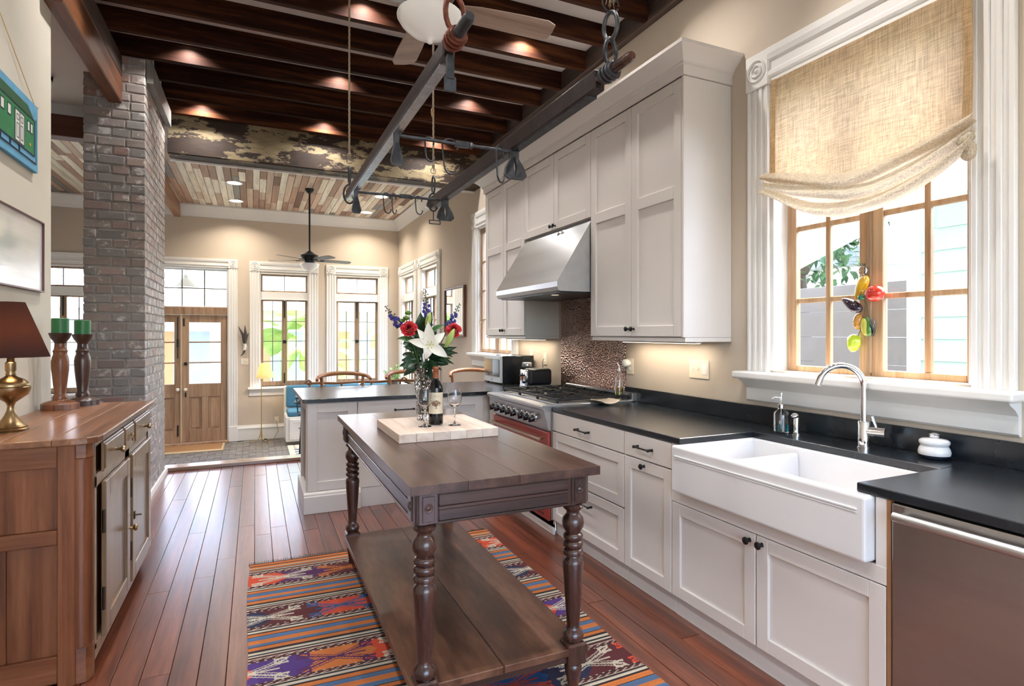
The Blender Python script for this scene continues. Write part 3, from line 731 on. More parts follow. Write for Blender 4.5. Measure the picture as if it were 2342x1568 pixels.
# crown: mitred sweep round the near end, straight along the front
cp = [(0, 2.998), (-.012, 2.998), (-.014, 3.055), (-.026, 3.06), (-.026, 3.072), (-.036, 3.085), (-.06, 3.11), (-.085, 3.13), (-.098, 3.138), (-.098, 3.158), (0, 3.158)]
cm = MB(); n = len(cp); vs = []
for ring in range(4):
    for d_, z_ in cp:
        if ring == 0: vs.append((UX-.02+d_, 5.945-d_, z_))
        elif ring == 1: vs.append((UX-.02+d_, 2.70+d_, z_))
        elif ring == 2: vs.append((XR-.001, 2.70+d_, z_))
        else: vs.append((XR-.001, 5.945-d_, z_))
fs = []
for a, b in ((0, 1), (1, 2), (3, 0)):
    fs += [(a*n+i, a*n+i+1, b*n+i+1, b*n+i) for i in range(n-1)]
fs.append((0*n+n-1, 1*n+n-1, 2*n+n-1, 3*n+n-1))
cm.add(vs, fs)
solo('cabinet_crown', cm, CAB, 'deep greige crown moulding on top of the wall cabinets', 'moulding', smooth=25)
# under cabinet strip lights
for k_, (a, b) in enumerate(((5.0, 5.85), (2.85, 3.65))):
    t_ = thing('strip_light', 'slim under cabinet light '+('over the microwave' if k_ == 0 else 'over the counter beside the range'), 'light', (2.55, (a+b)/2, 1.39))
    m = MB(); m.box(2.56, 2.62, a, b, 1.385, 1.396); part(t_, 'housing', m, TRIM)
    m = MB(); m.box(2.565, 2.615, a+.01, b-.01, 1.382, 1.3849); part(t_, 'diffuser', m, EMIT('strip_glow', (1,.86,.68), 3))
    light('strip_lamp', 'AREA', (2.59, (a+b)/2, 1.378), 2.6, (1,.86,.68), t_, (.05, b-a-.04), (0,0,-1))

# ---- hood
h = thing('range_hood', 'sloped stainless steel range hood between the wall cabinets', 'hood', (2.4, 4.33, 1.78))
prof = [(2.36, 2.332), (2.062, 1.858), (2.052, 1.84), (2.052, 1.80), (2.062, 1.775), (2.08, 1.768), (XR-.01, 1.768), (XR-.01, 2.332)]
m = MB(); m.prism(prof, 'xz', 3.745, 4.922); part(h, 'canopy', m, STEEL, smooth=20)
m = MB(); m.box(2.09, 2.66, 3.78, 4.89, 1.758, 1.7675); part(h, 'filter', m, M('hood_filter', (.05,.055,.06), .35, .8))
m = MB(); m.rod((2.2, 4.05, 1.757), (2.2, 4.05, 1.7575), .03, None, 14); part(h, 'lamp', m, EMIT('hood_lamp', (1,.9,.75), 1.0))
# copper panel
cpm, nt, bs, N, L = _new('hammered_copper'); v = _coord(nt, (1,1,1), False)
vo = N.new('ShaderNodeTexVoronoi'); vo.inputs['Scale'].default_value = 60; L.new(v, vo.inputs['Vector'])
cc_ = _ramp(nt, _noise(nt, v, 2.5), [(.3, (.34,.19,.15)), (.7, (.55,.4,.36))]); L.new(cc_, bs.inputs['Base Color'])
bs.inputs['Metallic'].default_value = 1; bs.inputs['Roughness'].default_value = .16; _bump(nt, bs, vo.outputs[0], .9, .012)
m = MB(); m.box(XR-.012, XR-.0005, 3.815, 4.865, .93, 1.86); solo('copper_backsplash', m, cpm, 'hammered dark copper panel on the wall behind the range', 'backsplash')

# ---- range
r = thing('range', 'wide stainless gas range with red oven front and black knobs', 'range', (2.3, 4.17, 0))
RED = M('range_red', srgb(150,52,42), .35, var=.05, coat=.3)
ya, yb = 3.648, 4.692
m = MB(); m.box(1.95, XR-.03, ya, yb, .10, .90); part(r, 'body', m, STEELD)
m = MB(); m.prism([(1.95, .745), (1.925, .75), (1.885, .895), (1.865, .905), (1.865, .925), (1.88, .932), (2.69, .932), (2.69, .9), (1.95, .9)], 'xz', ya, yb); part(r, 'control_panel', m, STEEL, bevel=.003)
m = MB(); m.box(2.0, 2.66, ya+.03, yb-.03, .9325, .936); part(r, 'cooktop', m, STEEL)
m = MB(); m.box(2.66, XR-.014, ya, yb, .9, .985); part(r, 'back_riser', m, STEEL, bevel=.004)
for i in range(8):
    if i == 3: pass
    yy = [4.60, 4.50, 4.375, 4.27, 4.165, 4.02, 3.925, 3.83][i]; zc = .822; xc = 1.905
    nrm = Vector((-.965, 0, -.26)); mt = nrm.to_track_quat('Z', 'Y').to_matrix()
    m = MB(); m.lathe([(.034, 0), (.034, .006), (.028, .012)], (xc, yy, zc), 18, mat=mt); b_ = part(r, 'knob_bezel', m, CHROME, smooth=40)
    m = MB(); m.lathe([(.027, .010), (.025, .04), (.022, .045), (0, .046)], (xc, yy, zc), 14, mat=mt); q = nrm*.045
    m.bar(Vector((xc, yy, zc-.022))+q, Vector((xc, yy, zc+.022))+q, .008, .012, nrm); part(b_, 'knob', m, M('knob_black', (.012,.012,.014), .25), smooth=40)
for a_ in range(3):                       # cast iron grates, each over two burners
    y_0 = ya+.035+a_*.327; y_1 = y_0+.317; m = MB(); zg_ = .962
    for xa, xb in ((2.02, 2.33), (2.34, 2.65)):
        xm, ym = (xa+xb)/2, (y_0+y_1)/2
        for p_, q_ in (((xa, y_0), (xb, y_0)), ((xb, y_0), (xb, y_1)), ((xb, y_1), (xa, y_1)), ((xa, y_1), (xa, y_0))): m.bar((*p_, zg_), (*q_, zg_), .013, .016)
        for p_ in ((xa, y_0), (xb, y_0), (xa, y_1), (xb, y_1), (xm, y_0), (xm, y_1), (xa, ym), (xb, ym)):
            t_ = Vector((xm, ym))-Vector(p_); e = Vector(p_)+t_*.78; m.bar((*p_, zg_+.003), (*e, zg_+.003), .010, .016)
        for p_ in ((xa, y_0), (xb, y_0), (xa, y_1), (xb, y_1)): m.box(p_[0]-.008, p_[0]+.008, p_[1]-.008, p_[1]+.008, .936, zg_)
    gr = part(r, 'grate', m, M('cast_iron', (.018,.018,.019), .5, .3, var=.2), bevel=.0015)
    for xc in (2.175, 2.495):
        m = MB(); m.lathe([(.05, .936), (.05, .942), (.036, .945), (.036, .952), (.02, .954), (0, .954)], (xc, (y_0+y_1)/2, 0), 18); part(r, 'burner', m, BLACKM, smooth=40)
m = MB(); m.box(1.925, 1.95, ya+.004, yb-.004, .20, .735); part(r, 'oven_door', m, RED, bevel=.005, seg=2)
m = MB(); m.rod((1.875, ya+.05, .685), (1.875, yb-.05, .685), .012, None, 10)
for y_ in (ya+.08, yb-.08): m.rod((1.875, y_, .685), (1.925, y_, .685), .01, None, 8)
part(r, 'oven_handle', m, M('handle_brass', (.55,.42,.3), .3, 1), smooth=40)
m = MB(); m.box(1.93, 1.95, ya+.004, yb-.004, .095, .195); kp = part(r, 'kick_panel', m, RED, bevel=.004)
m = MB()
for k_ in range(6):
    for z_ in (.13, .16): m.box(1.925, 1.932, ya+.08+k_*.16, ya+.18+k_*.16, z_-.005, z_+.005)
part(kp, 'vent_slot', m, M('vent_dark', (.10,.02,.016), .5))
m = MB()
for y_ in (ya+.05, yb-.05): m.lathe([(.022, 0), (.022, .02), (.016, .03), (.016, .10)], (2.012, y_, 0), 12)
part(r, 'foot', m, CHROME, smooth=40)
m = MB(); m.box(1.955, 1.972, ya-.02, 4.83, .0, .048); solo('range_base_strip', m, CAB, 'pale painted strip on the floor under the red range', 'trim', bevel=.002)
# ================================================================= WORK TABLE
tb = thing('work_table', 'dark wooden work table with turned legs and a low shelf', 'table', (.87, 2.9, 0))
TX0, TX1, TY0, TY1 = .488, 1.260, 1.94, 3.85
for i in range(4):
    xs = [TX0, .70, .905, 1.09, TX1]; m = MB(); m.box(xs[i]+.0003, xs[i+1]-.0003, TY0, TY1, .886, .92); part(tb, 'top_board', m, TABLEW, bevel=.0012)
LX = (.56, 1.18); LY = (2.02, 3.70)
for (y0, y1, x0, x1, nm) in ((LY[0], LY[0], *LX, 'x'), (LY[1], LY[1], *LX, 'x'), (*LY, LX[0], LX[0], 'y'), (*LY, LX[1], LX[1], 'y')):
    m = MB()
    if nm == 'x':
        s_ = -1 if y0 < 3 else 1; yy = y0+s_*.022
        for za, zb, p in ((.765, .775, .016), (.775, .815, .006), (.815, .828, .012), (.828, .87, .004), (.87, .885, .012)): m.box(x0+.03, x1-.03, yy-.012-p*.5, yy+.012+p*.5, za, zb)
        part(tb, 'apron', m, TABLEWX, bevel=.002)
    else:
        s_ = -1 if x0 < .9 else 1; xx = x0+s_*.022
        for za, zb, p in ((.765, .775, .016), (.775, .815, .006), (.815, .828, .012), (.828, .87, .004), (.87, .885, .012)): m.box(xx-.012-p*.5, xx+.012+p*.5, y0+.03, y1-.03, za, zb)
        part(tb, 'apron', m, TABLEW, bevel=.002)
legp = [(.024,.0078),(.022,.02),(.026,.05),(.034,.085),(.036,.10),(.030,.112),(.036,.12)]
turn = [(.034,.205),(.040,.213),(.043,.228),(.038,.245),(.030,.252),(.026,.262),(.027,.28),(.031,.34),(.036,.42),(.041,.49),(.043,.52),(.041,.535),(.030,.545),(.029,.550),(.040,.556),(.042,.568),(.038,.577),(.031,.581),(.040,.588),(.042,.60),(.038,.609),(.031,.613),(.039,.62),(.041,.632),(.036,.640),(.029,.644),(.034,.652),(.043,.668),(.045,.685),(.042,.703),(.030,.717),(.026,.725),(.030,.735),(.040,.742),(.043,.752),(.036,.762)]
for lx in LX:
    for ly in LY:
        m = MB(); m.lathe(turn, (lx, ly, 0), 20); m.lathe(legp, (lx, ly, 0), 20)
        lg_ = part(tb, 'leg', m, TABLEWZ, smooth=50)
        m = MB(); m.box(lx-.045, lx+.045, ly-.045, ly+.045, .765, .886); part(lg_, 'leg_block', m, TABLEWZ, bevel=.008)
        m = MB(); m.box(lx-.042, lx+.042, ly-.042, ly+.042, .118, .205); part(lg_, 'foot_block', m, TABLEWZ, bevel=.008)
        m = MB()
        for dx, dy in ((0, -1), (-1, 0), (1, 0), (0, 1)):
            for hw, za, zb, pr in ((.034, .772, .882, .006), (.022, .782, .872, .011)):
                if dx == 0: m.box(lx-hw, lx+hw, ly+dy*.045-pr, ly+dy*.045+pr, za, zb)
                else: m.box(lx+dx*.045-pr, lx+dx*.045+pr, ly-hw, ly+hw, za, zb)
            c_ = Vector((lx+dx*.056, ly+dy*.056, .83)); 
            mt = Vector((dx, dy, 0)).to_track_quat('Z', 'Y').to_matrix()
            m.lathe([(.017, -.002), (.017, .003), (.012, .003), (.011, .0), (.009, .002), (.0, .006)], c_, 14, mat=mt)
        part(lg_, 'rosette_plate', m, TABLEWZ, bevel=.002)
for a, b in ((.507, .86), (.862, 1.232)):
    m = MB(); m.box(a, b, 1.985, 3.69, .16, .19); part(tb, 'shelf_board', m, SHELFW, bevel=.003)
m = MB()
for xx in (.52, 1.205): m.box(xx, xx+.015, 2.05, 3.68, .128, .16)
for yy in (2.0, 3.66): m.box(.55, 1.19, yy, yy+.015, .128, .16)
part(tb, 'shelf_rail', m, TABLEWX, bevel=.002)

# ---- rug: woven kilim, colours laid cell by cell
def kilim():
    x0, x1, y0, y1 = -.035, 1.552, 1.2, 3.92; cs = .0055
    nx = int((x1-x0)/cs); ny = int((y1-y0)/cs); col = np.zeros((ny, nx, 3)); r_ = random.Random(3)
    C_ = {k: np.array(srgb(*v)) for k, v in dict(o=(190,108,50), b=(76,104,140), k=(34,24,26), w=(190,180,162), r=(196,70,40), m=(84,30,34), p=(78,34,80), n=(34,36,66), d=(78,48,36), g=(44,66,62), v=(74,46,112), e=(38,80,128)).items()}
    S = [('k',2),('w',2),('k',1),('m',2),('w',1),('ZIG',3),('MOT',34),('ZIG',3),('w',1),('k',2),('w',3),('k',2),('o',5),('d',1),('b',6),('o',6),('b',5),('k',1),('o',5),('k',3),('w',3)]
    rows = [('k',0,1,0),('k',0,1,0)] + [(k_, q, n_, 0) for k_, n_ in (('o',5),('d',2),('o',4),('w',2),('k',2),('o',3)) for q in range(n_)]; mi = 0
    while len(rows) < ny:
        for k_, n_ in S:
            for q in range(n_): rows.append((k_, q, n_, mi))
            if k_ == 'MOT': mi += 1
    pal = [('r','p','w','o','m'), ('n','m','w','e','r'), ('r','v','w','p','o'), ('n','m','w','r','e'), ('r','m','w','n','o')]
    for j in range(ny):
        k_, q, n_, mi = rows[j]; jj = ny-1-j
        if k_ == 'ZIG':
            for i in range(nx): col[jj, i] = C_['w' if ((i+q*2) % 8) < 2 else 'm']
            continue
        if k_ != 'MOT': col[jj, :] = C_[k_]*r_.uniform(.85, 1.1); continue
        P = pal[mi % 5]; h = q-n_/2+.5; ah = abs(h)
        for i in range(nx):
            t = (i+mi*17) % 132; sec = (i+mi*17)//132; half = 0 if t < 66 else 1; u = (t % 66)-33; au = abs(u)
            # leaning parallelograms change colour along the band
            bnd = (t+ah*.9) % 132; c_ = P[0] if bnd < 40 else (P[1] if bnd < 84 else P[4])
            line = P[2] if half == 0 else P[3]
            arm = abs(ah-au*.42)
            if au < 30 and (arm < 1.1 or 2.6 < arm < 3.6) and ah < 13: c_ = line
            if 20 < au < 31 and (abs(ah-14) < 1 or abs(ah-8) < 1): c_ = line
            if 19 < au < 21.5 and 8 < ah < 15: c_ = line
            if ah < 1 and au < 24: c_ = line
            if q in (0, n_-1): c_ = 'k'
            elif q in (1, n_-2): c_ = 'w' if (i//2) % 3 == 0 else 'm'
            col[jj, i] = C_[c_]
    vx = np.linspace(x0, x1, nx+1); vy = np.linspace(y0, y1, ny+1); m = MB()
    verts = [(x + .006*math.sin(y*5.1), y + .010*math.sin(x*3.0+y*.8), .006+.0012*math.sin(y*60)) for y in vy for x in vx]
    faces = [(j*(nx+1)+i, j*(nx+1)+i+1, (j+1)*(nx+1)+i+1, (j+1)*(nx+1)+i) for j in range(ny) for i in range(nx)]
    me = bpy.data.meshes.new('kilim_rug'); me.from_pydata(verts, [], faces)
    at_ = me.color_attributes.new('print', 'FLOAT_COLOR', 'CORNER')
    cc = np.ones((ny*nx, 4, 4), dtype=np.float32); cc[:, :, :3] = col.reshape(-1, 1, 3); at_.data.foreach_set('color', cc.ravel())
    o = mkobj('kilim_rug', me, VCOL('kilim_weave', .95, .4, 350)); sm = o.modifiers.new('thick', 'SOLIDIFY'); sm.thickness = .005; sm.offset = -1
    tag(o, 'striped red blue and orange kilim rug under the work table', 'rug')
    fr = MB(); rr = random.Random(5)
    for i in range(0, nx, 2):
        x = vx[i]; fr.box(x, x+.004, y1-.002, y1+.025+rr.random()*.02, .001, .005)
    part(o, 'fringe', fr, M('fringe_dark', srgb(70,58,50), .95))['kind'] = 'stuff'
kilim()

# ---- cutting board of seven glued strips
cbm = WOOD('maple_block', srgb(188,164,146), srgb(214,194,178), srgb(228,212,198), 'y', .5, 0, 12, .06, .06)
cb_ = thing('cutting_board', 'thick pale butcher block board of glued strips on the table', 'cutting board', (.88, 3.0, .92))
for i in range(6):
    a = .628+i*.0862; m = MB(); m.box(a+.0004, a+.0858, 2.72, 3.26, .9205, .965); part(cb_, 'strip', m, cbm, bevel=.0018)

# ---- wine bottle
BZ = .9655
wb_ = thing('wine_bottle', 'dark wine bottle with a cream label showing a brown tree', 'bottle', (.88, 2.95, BZ))
bx, by = .88, 2.95
m = MB(); m.lathe([(.0, .004), (.028, .0), (.0375, .004), (.0385, .012), (.0385, .188), (.036, .202), (.026, .222), (.0165, .236), (.0145, .25), (.0145, .29), (.0158, .292), (.0158, .303), (.012, .306), (0, .306)], (bx, by, BZ), 28); part(wb_, 'glass_body', m, M('bottle_glass', (.003,.003,.004), .06, var=0), smooth=40)
m = MB(); m.lathe([(.0151, .242), (.0151, .288), (.0165, .29), (.0165, .305), (.010, .3075), (0, .3075)], (bx, by, BZ), 22); part(wb_, 'capsule', m, M('capsule_copper', srgb(168,96,66), .4, .3), smooth=40)
lb = MB(); a0 = math.atan2(0-by, 0-bx)
lb.grid(lambda u, v: (bx+.0390*math.cos(a0-1.25+2.5*u), by+.0390*math.sin(a0-1.25+2.5*u), BZ+.06+.112*v), 24, 2); lo = part(wb_, 'label', lb, M('label_cream', srgb(226,212,184), .7, var=.03), smooth=60)
lp = lambda u, v, e=.0394: (bx+e*math.cos(a0+.05+u/.039), by+e*math.sin(a0+.05+u/.039), BZ+v)
tm = MB(); rr = random.Random(9)
for k_ in range(150):                                   # printed tree: crown of small blots, trunk, ground line
    t_ = rr.random()*6.28; q = math.sqrt(rr.random()); u, v = .0235*q*math.cos(t_), .114+.0155*q*math.sin(t_)
    s_ = .0018; tm.add([lp(u-s_, v-s_), lp(u+s_, v-s_*.6), lp(u+s_*.6, v+s_), lp(u-s_*.7, v+s_)], [(0,1,2,3)])
tm.add([lp(-.0018, .087), lp(.0018, .087), lp(.0022, .105), lp(-.0022, .105)], [(0,1,2,3)]); tm.add([lp(-.008, .086), lp(.008, .086), lp(.006, .088), lp(-.006, .088)], [(0,1,2,3)])
part(lo, 'tree_print', tm, M('label_brown', srgb(110,72,48), .7), fixn=False)
def curved_text(parent, s, size, vz, mat):
    cu = bpy.data.curves.new('lettering', 'FONT'); cu.body = s; cu.size = size; cu.align_x = 'CENTER'; cu.space_character = 1.3
    ob = bpy.data.objects.new('lettering_tmp', cu); COL.objects.link(ob); dg = bpy.context.evaluated_depsgraph_get(); me = bpy.data.meshes.new_from_object(ob.evaluated_get(dg))
    bpy.data.objects.remove(ob)
    for v_ in me.vertices: v_.co = lp(v_.co.x, vz+v_.co.y, .0395)
    me.name = 'lettering'; mkobj('lettering', me, mat, parent)
curved_text(lo, 'VELIA', .010, .150, M('label_ink', srgb(150,130,104), .7))

# ---- wine glasses
WG = SOLIDGLASS('crystal', (1,1,1))
def wine_glass(label, x, y):
    g_ = thing('wine_glass', label, 'wine glass', (x, y, BZ), 'wine glasses on the board')
    m = MB(); m.lathe([(.0, .0005), (.034, .0005), (.034, .002), (.012, .006), (.0045, .012), (.004, .03), (.004, .085), (.007, .092), (.022, .103), (.034, .12), (.0385, .14), (.037, .165), (.031, .192), (.0302, .192), (.0362, .165), (.0375, .14), (.033, .121), (.021, .1045), (.0, .099)], (x, y, BZ), 28); part(g_, 'glass', m, WG, smooth=60)
wine_glass('empty stemmed wine glass right of the wine bottle', .962, 2.88)
wine_glass('empty stemmed wine glass in front of the crystal vase', .806, 2.90)

# ---- vase
vx, vy = .868, 3.14
va = thing('crystal_vase', 'tall cut crystal vase holding the bouquet', 'vase', (vx, vy, BZ))
fl_ = lambda a, z: 1+.05*(1 if int(round((a/(2*math.pi)*28)+ z*60)) % 2 else -1)
m = MB(); pr_ = [(.0, .001), (.036, .001), (.039, .008)] + [(.037+.02*(k/24)+.003*math.sin(k*.5), .012+k*.0122) for k in range(1, 25)]
m.lathe(pr_ + [(.053, .306)] + [(.034+.017*(k/24), .025+k*.0116) for k in range(24, 0, -1)] + [(.0, .03)], (vx, vy, BZ), 28, flute=lambda a, z: fl_(a, z)); part(va, 'glass', m, WG)
m = MB(); m.lathe([(.0, .031), (.033, .032), (.042, .16), (.0, .1605)], (vx, vy, BZ), 20); part(va, 'water', m, SOLIDGLASS('water', (.96,.99,.97), 0, 1.33), smooth=60)

# ---- bouquet, each flower its own stem
STEMG = M('stem_green', (.05,.13,.03), .5, var=.2); LEAFD = M('leaf_dark', (.018,.055,.022), .35, var=.4, scale=20); LEAFM = M('leaf_mid', (.06,.16,.04), .4, var=.35, scale=20)
VT = BZ+.30
def curve3(a, b, c, n=10): return [tuple((1-t)**2*Vector(a)+2*t*(1-t)*Vector(b)+t*t*Vector(c)) for t in [k/n for k in range(n+1)]]
def stem_to(p, r=.0025):
    p = Vector(p); d = Vector((p.x-vx, p.y-vy, 0)); b0 = Vector((vx, vy, BZ+.045))-d.normalized()*min(.022, d.length) if d.length > 1e-4 else Vector((vx, vy, BZ+.045))
    mid = Vector((vx, vy, VT))+d.normalized()*min(.035, d.length) if d.length > 1e-4 else Vector((vx, vy, VT))
    pts = [b0, (b0+mid)/2] + [Vector(q) for q in curve3(mid, mid+Vector((d.x*.25, d.y*.25, .06)), p, 6)]
    return pts
def petal(mb, base, dirv, up, L, W, curl, nu=5, nv=8, tip=.6, cup=.15):
    base = Vector(base); d = Vector(dirv).normalized(); u = Vector(up); u = (u-d*u.dot(d)).normalized(); s = d.cross(u)
    def fn(a, b):
        w = W*math.sin(math.pi*min(1, (b*.93+.07))**tip)*(.5 if b < .0 else 1); x = (a-.5)*2
        bend = curl*b*b
        return base + d*(L*b*math.cos(bend*.8)) + u*(-L*b*math.sin(bend*.8)+cup*L*(x*x)*.35*(1-b*.3)) + s*(x*w)
    mb.grid(fn, nu, nv)
RR3 = [M('rose_red_shaded_%d' % k, srgb(*c), .55, var=.15, scale=30) for k, c in enumerate(((120,8,18), (160,14,26), (196,26,38), (212,40,50)))]  # inner rings darker: shade between the petals is put into the colour
def rose(label, p, r):
    t_ = thing('rose', label, 'flower', tuple(p), 'flowers in the crystal vase')
    m = MB(); m.tube(stem_to(Vector(p)-Vector((0,0,r*.4))), .0028, 6); part(t_, 'stem', m, STEMG, smooth=60)
    rr = random.Random(4); tocam = Vector((-p[0], -p[1], .25)).normalized(); ax = (Vector((0,0,.45))+tocam).normalized(); mt = ax.to_track_quat('Z', 'Y').to_matrix()
    for ring, (n_, r0, r1, z0, z1, wd, ci) in enumerate(((3, .05, .16, -.1, .62, 2.6, 0), (3, .15, .34, -.15, .60, 2.3, 1), (4, .28, .54, -.25, .50, 1.9, 2), (5, .42, .78, -.4, .30, 1.6, 2), (5, .5, 1.0, -.55, .02, 1.5, 3))):
        for k_ in range(n_):
            a = 2*math.pi*(k_+.5*(ring % 2))/n_+rr.random()*.35; m = MB()
            def fn(u, v):
                x = (u-.5)*2; th = a+x*wd*.5*(.55+.45*math.sin(math.pi*min(1, v*.8+.2))); curl = .16*max(0, v-.7)/.3
                rd = r*(r0+(r1-r0)*v**.8+curl*(1 if ring else 0)); z = r*(z0+(z1-z0)*v-.13*x*x*v-curl*.5*(1 if ring > 1 else 0))
                return mt @ Vector((rd*math.cos(th), rd*math.sin(th), z)) + Vector(p)
            m.grid(fn, 8, 7); part(t_, 'petal', m, RR3[ci], smooth=70, fixn=False)
    m = MB(); m.ell(Vector(p)-ax*r*.5, (r*.4,)*3, 8, 6); part(t_, 'calyx', m, STEMG, smooth=60)
FY = 3.10
rose('red rose at the left of the bouquet', (.762, 3.06, 1.478), .041)
rose('red rose at the right of the bouquet', (1.035, 3.12, 1.470), .041)
# lily
lc = Vector((.862, 3.00, 1.388)); t_ = thing('lily', 'large open white lily at the front of the bouquet', 'flower', tuple(lc), 'flowers in the crystal vase')
m = MB(); m.tube(stem_to(lc+Vector((0,.05,-.02))), .0035, 6); part(t_, 'stem', m, STEMG, smooth=60)
LW = M('lily_white', srgb(244,240,228), .5, var=.04, scale=30)
cam_dir = Vector((-lc.x, -lc.y, .12)).normalized(); rt = Vector((0,0,1)).cross(cam_dir).normalized(); upv = cam_dir.cross(rt)
rt = -rt if rt.dot(Vector((.91,-.41,0))) < 0 else rt
for ang, L_, W_p, cl in ((95, .135, .030, .25), (168, .125, .026, .75), (-35, .125, .028, .9), (40, .110, .026, .7), (128, .115, .025, .55), (-105, .085, .024, .8)):
    d_ = rt*math.cos(R(ang))+Vector((0,0,1))*math.sin(R(ang))+cam_dir*.45; m = MB(); petal(m, lc-cam_dir*.012, d_, cam_dir, L_, W_p, cl, 6, 10, .75); part(t_, 'petal', m, LW, smooth=80, fixn=False)
m = MB()
for k_ in range(6):
    a = k_*1.05; e = lc+cam_dir*.055+(rt*math.cos(a)+Vector((0,0,1))*math.sin(a))*.018; m.rod(lc, e, .0012, .001, 5); m.ell(e, (.003, .003, .006), 6, 5)
part(t_, 'stamen', m, M('stamen', srgb(196,200,110), .6), smooth=60)
def lily_bud(label, a, b, r):
    t_ = thing('lily_bud', label, 'flower bud', a, 'flowers in the crystal vase'); a = Vector(a); b = Vector(b); d = (b-a)
    m = MB(); m.tube([a+d*k/10 for k in range(11)], [r*max(.12, math.sin(math.pi*(.12+.84*k/10))**.8) for k in range(11)], 10); part(t_, 'bud', m, M('bud_green', srgb(168,186,104), .5, var=.25, scale=40, aniso=(1,1,.2)), smooth=70)
    m = MB(); m.tube(stem_to(a), .003, 6); part(t_, 'stem', m, STEMG, smooth=60)
lily_bud('pale green closed lily bud right of the white lily', (.965, 3.04, 1.375), (1.0, 3.0, 1.475), .019)
lily_bud('pale green closed lily bud above the white lily', (.862, 3.06, 1.485), (.872, 3.03, 1.565), .017)
# delphinium spikes
DB = M('delphinium_blue', srgb(62,52,140), .6, var=.35, scale=40); DG = M('delphinium_bud', srgb(66,78,98), .6, var=.3)
def delph(label, a, b, n, r0):
    t_ = thing('delphinium', label, 'flower', a, 'flowers in the crystal vase'); rr = random.Random(hash(n) % 99); a = Vector(a); b = Vector(b)
    m = MB(); m.tube(stem_to(a)+[b], .0022, 6); part(t_, 'stem', m, STEMG, smooth=60)
    fm = MB(); gm = MB()
    for k_ in range(n):
        f_ = k_/(n-1); p = a+(b-a)*f_; an = k_*2.4; off = Vector((math.cos(an), math.sin(an)*.6, .2*math.sin(k_)))*(r0*(1-.55*f_))
        if f_ < .58:
            for j in range(5):
                aa = j*1.257+k_; d = (off.normalized()*.5+Vector((math.cos(aa), .4*math.sin(aa*2), math.sin(aa)))); petal(fm, p+off, d, off+Vector((0,-.2,.1)), .017*(1-.4*f_), .008, .4, 2, 3)
        else: gm.ell(p+off*1.2, (.005*(1.5-f_), .005*(1.5-f_), .008*(1.4-f_)), 6, 5)
        gm.rod(p, p+off, .0008, None, 4)
    part(t_, 'blossom', fm, DB, fixn=False); part(t_, 'bud', gm, DG, smooth=60)
delph('tall blue delphinium spike at the top of the bouquet', (.90, 3.18, 1.50), (.892, 3.20, 1.705), 26, .020)
delph('blue delphinium spike leaning right over the red rose', (1.035, 3.20, 1.49), (1.10, 3.20, 1.625), 20, .018)
delph('blue delphinium spike leaning left with a bare tip', (.745, 3.16, 1.48), (.655, 3.16, 1.60), 22, .022)
# green button chrysanthemums
GB = M('button_green', srgb(92,128,52), .7, var=.3, scale=60)
for lb_, p in (('topmost green button flower left of the bouquet', (.782, 3.16, 1.565)), ('green button flower above the left rose', (.765, 3.14, 1.535)), ('green button flower tucked behind the left rose', (.748, 3.17, 1.52))):
    t_ = thing('button_flower', lb_, 'flower', p, 'flowers in the crystal vase'); m = MB(); m.tube(stem_to(p), .0018, 5); part(t_, 'stem', m, STEMG)
    m = MB(); m.ell(p, (.019, .019, .012), 12, 8, fn=lambda q: q*(1+.12*math.sin(9*math.atan2(q.y, q.x))*math.sin(7*q.z))); part(t_, 'head', m, GB)
# leaves
lvs = thing('bouquet_foliage', 'dark green leaves round the neck of the crystal vase', 'foliage', (vx, vy, VT), 'flowers in the crystal vase')
rr = random.Random(21); face = Vector((-.3, -.9, .3))
spots = [(-1, .02, .10), (-.9, .05, .12), (-.75, -.25, .12), (-.55, .3, .13), (-.35, -.35, .11), (.3, -.3, .11), (.55, -.1, .13), (.8, .1, .14), (1, .0, .14), (.95, .35, .11), (-.5, .7, .11), (.4, .6, .10)]
for k_ in range(84):
    if k_ < 36:
        q = spots[k_ % 12]; ln = q[2]*rr.uniform(.8, 1.1); sd_x = q[0]+rr.uniform(-.25, .25); d = (Vector((.91, -.41, 0))*sd_x+Vector((0, 0, 1))*(q[1]+rr.uniform(-.15, .25))+Vector((-.41, -.91, 0))*rr.uniform(-.7, .6))
        base = Vector((vx, vy, VT+rr.uniform(.0, .07)))+d.normalized()*rr.uniform(.02, .055)
    else:
        a = rr.random()*6.28; el = rr.uniform(.15, 1.3); d = Vector((math.cos(a)*math.cos(el), math.sin(a)*math.cos(el), math.sin(el))); ln = rr.uniform(.06, .10)
        base = Vector((vx, vy, VT+rr.uniform(.06, .16)))+d*rr.uniform(.03, .085)
    m = MB(); petal(m, base, d, face+Vector((rr.uniform(-.4,.4), rr.uniform(-.2,.4), rr.uniform(-.2,.7))), ln, rr.uniform(.017, .028), rr.uniform(.15, .6), 4, 7, .8, .25)
    part(lvs, 'leaf', m, LEAFD if rr.random() < .72 else LEAFM, smooth=80, fixn=False)
m = MB()
for k_ in range(12):
    a = rr.random()*6.28; p = (vx+.04*math.cos(a), vy+.04*math.sin(a), VT+.12); m.tube(stem_to(p), .002, 5)
part(lvs, 'stem', m, STEMG)
sp = thing('filler_sprigs', 'wispy sprigs of tiny leaves and white florets in the bouquet', 'foliage', (vx, vy+.01, VT), 'flowers in the crystal vase'); m = MB(); w_ = MB(); s2 = MB()
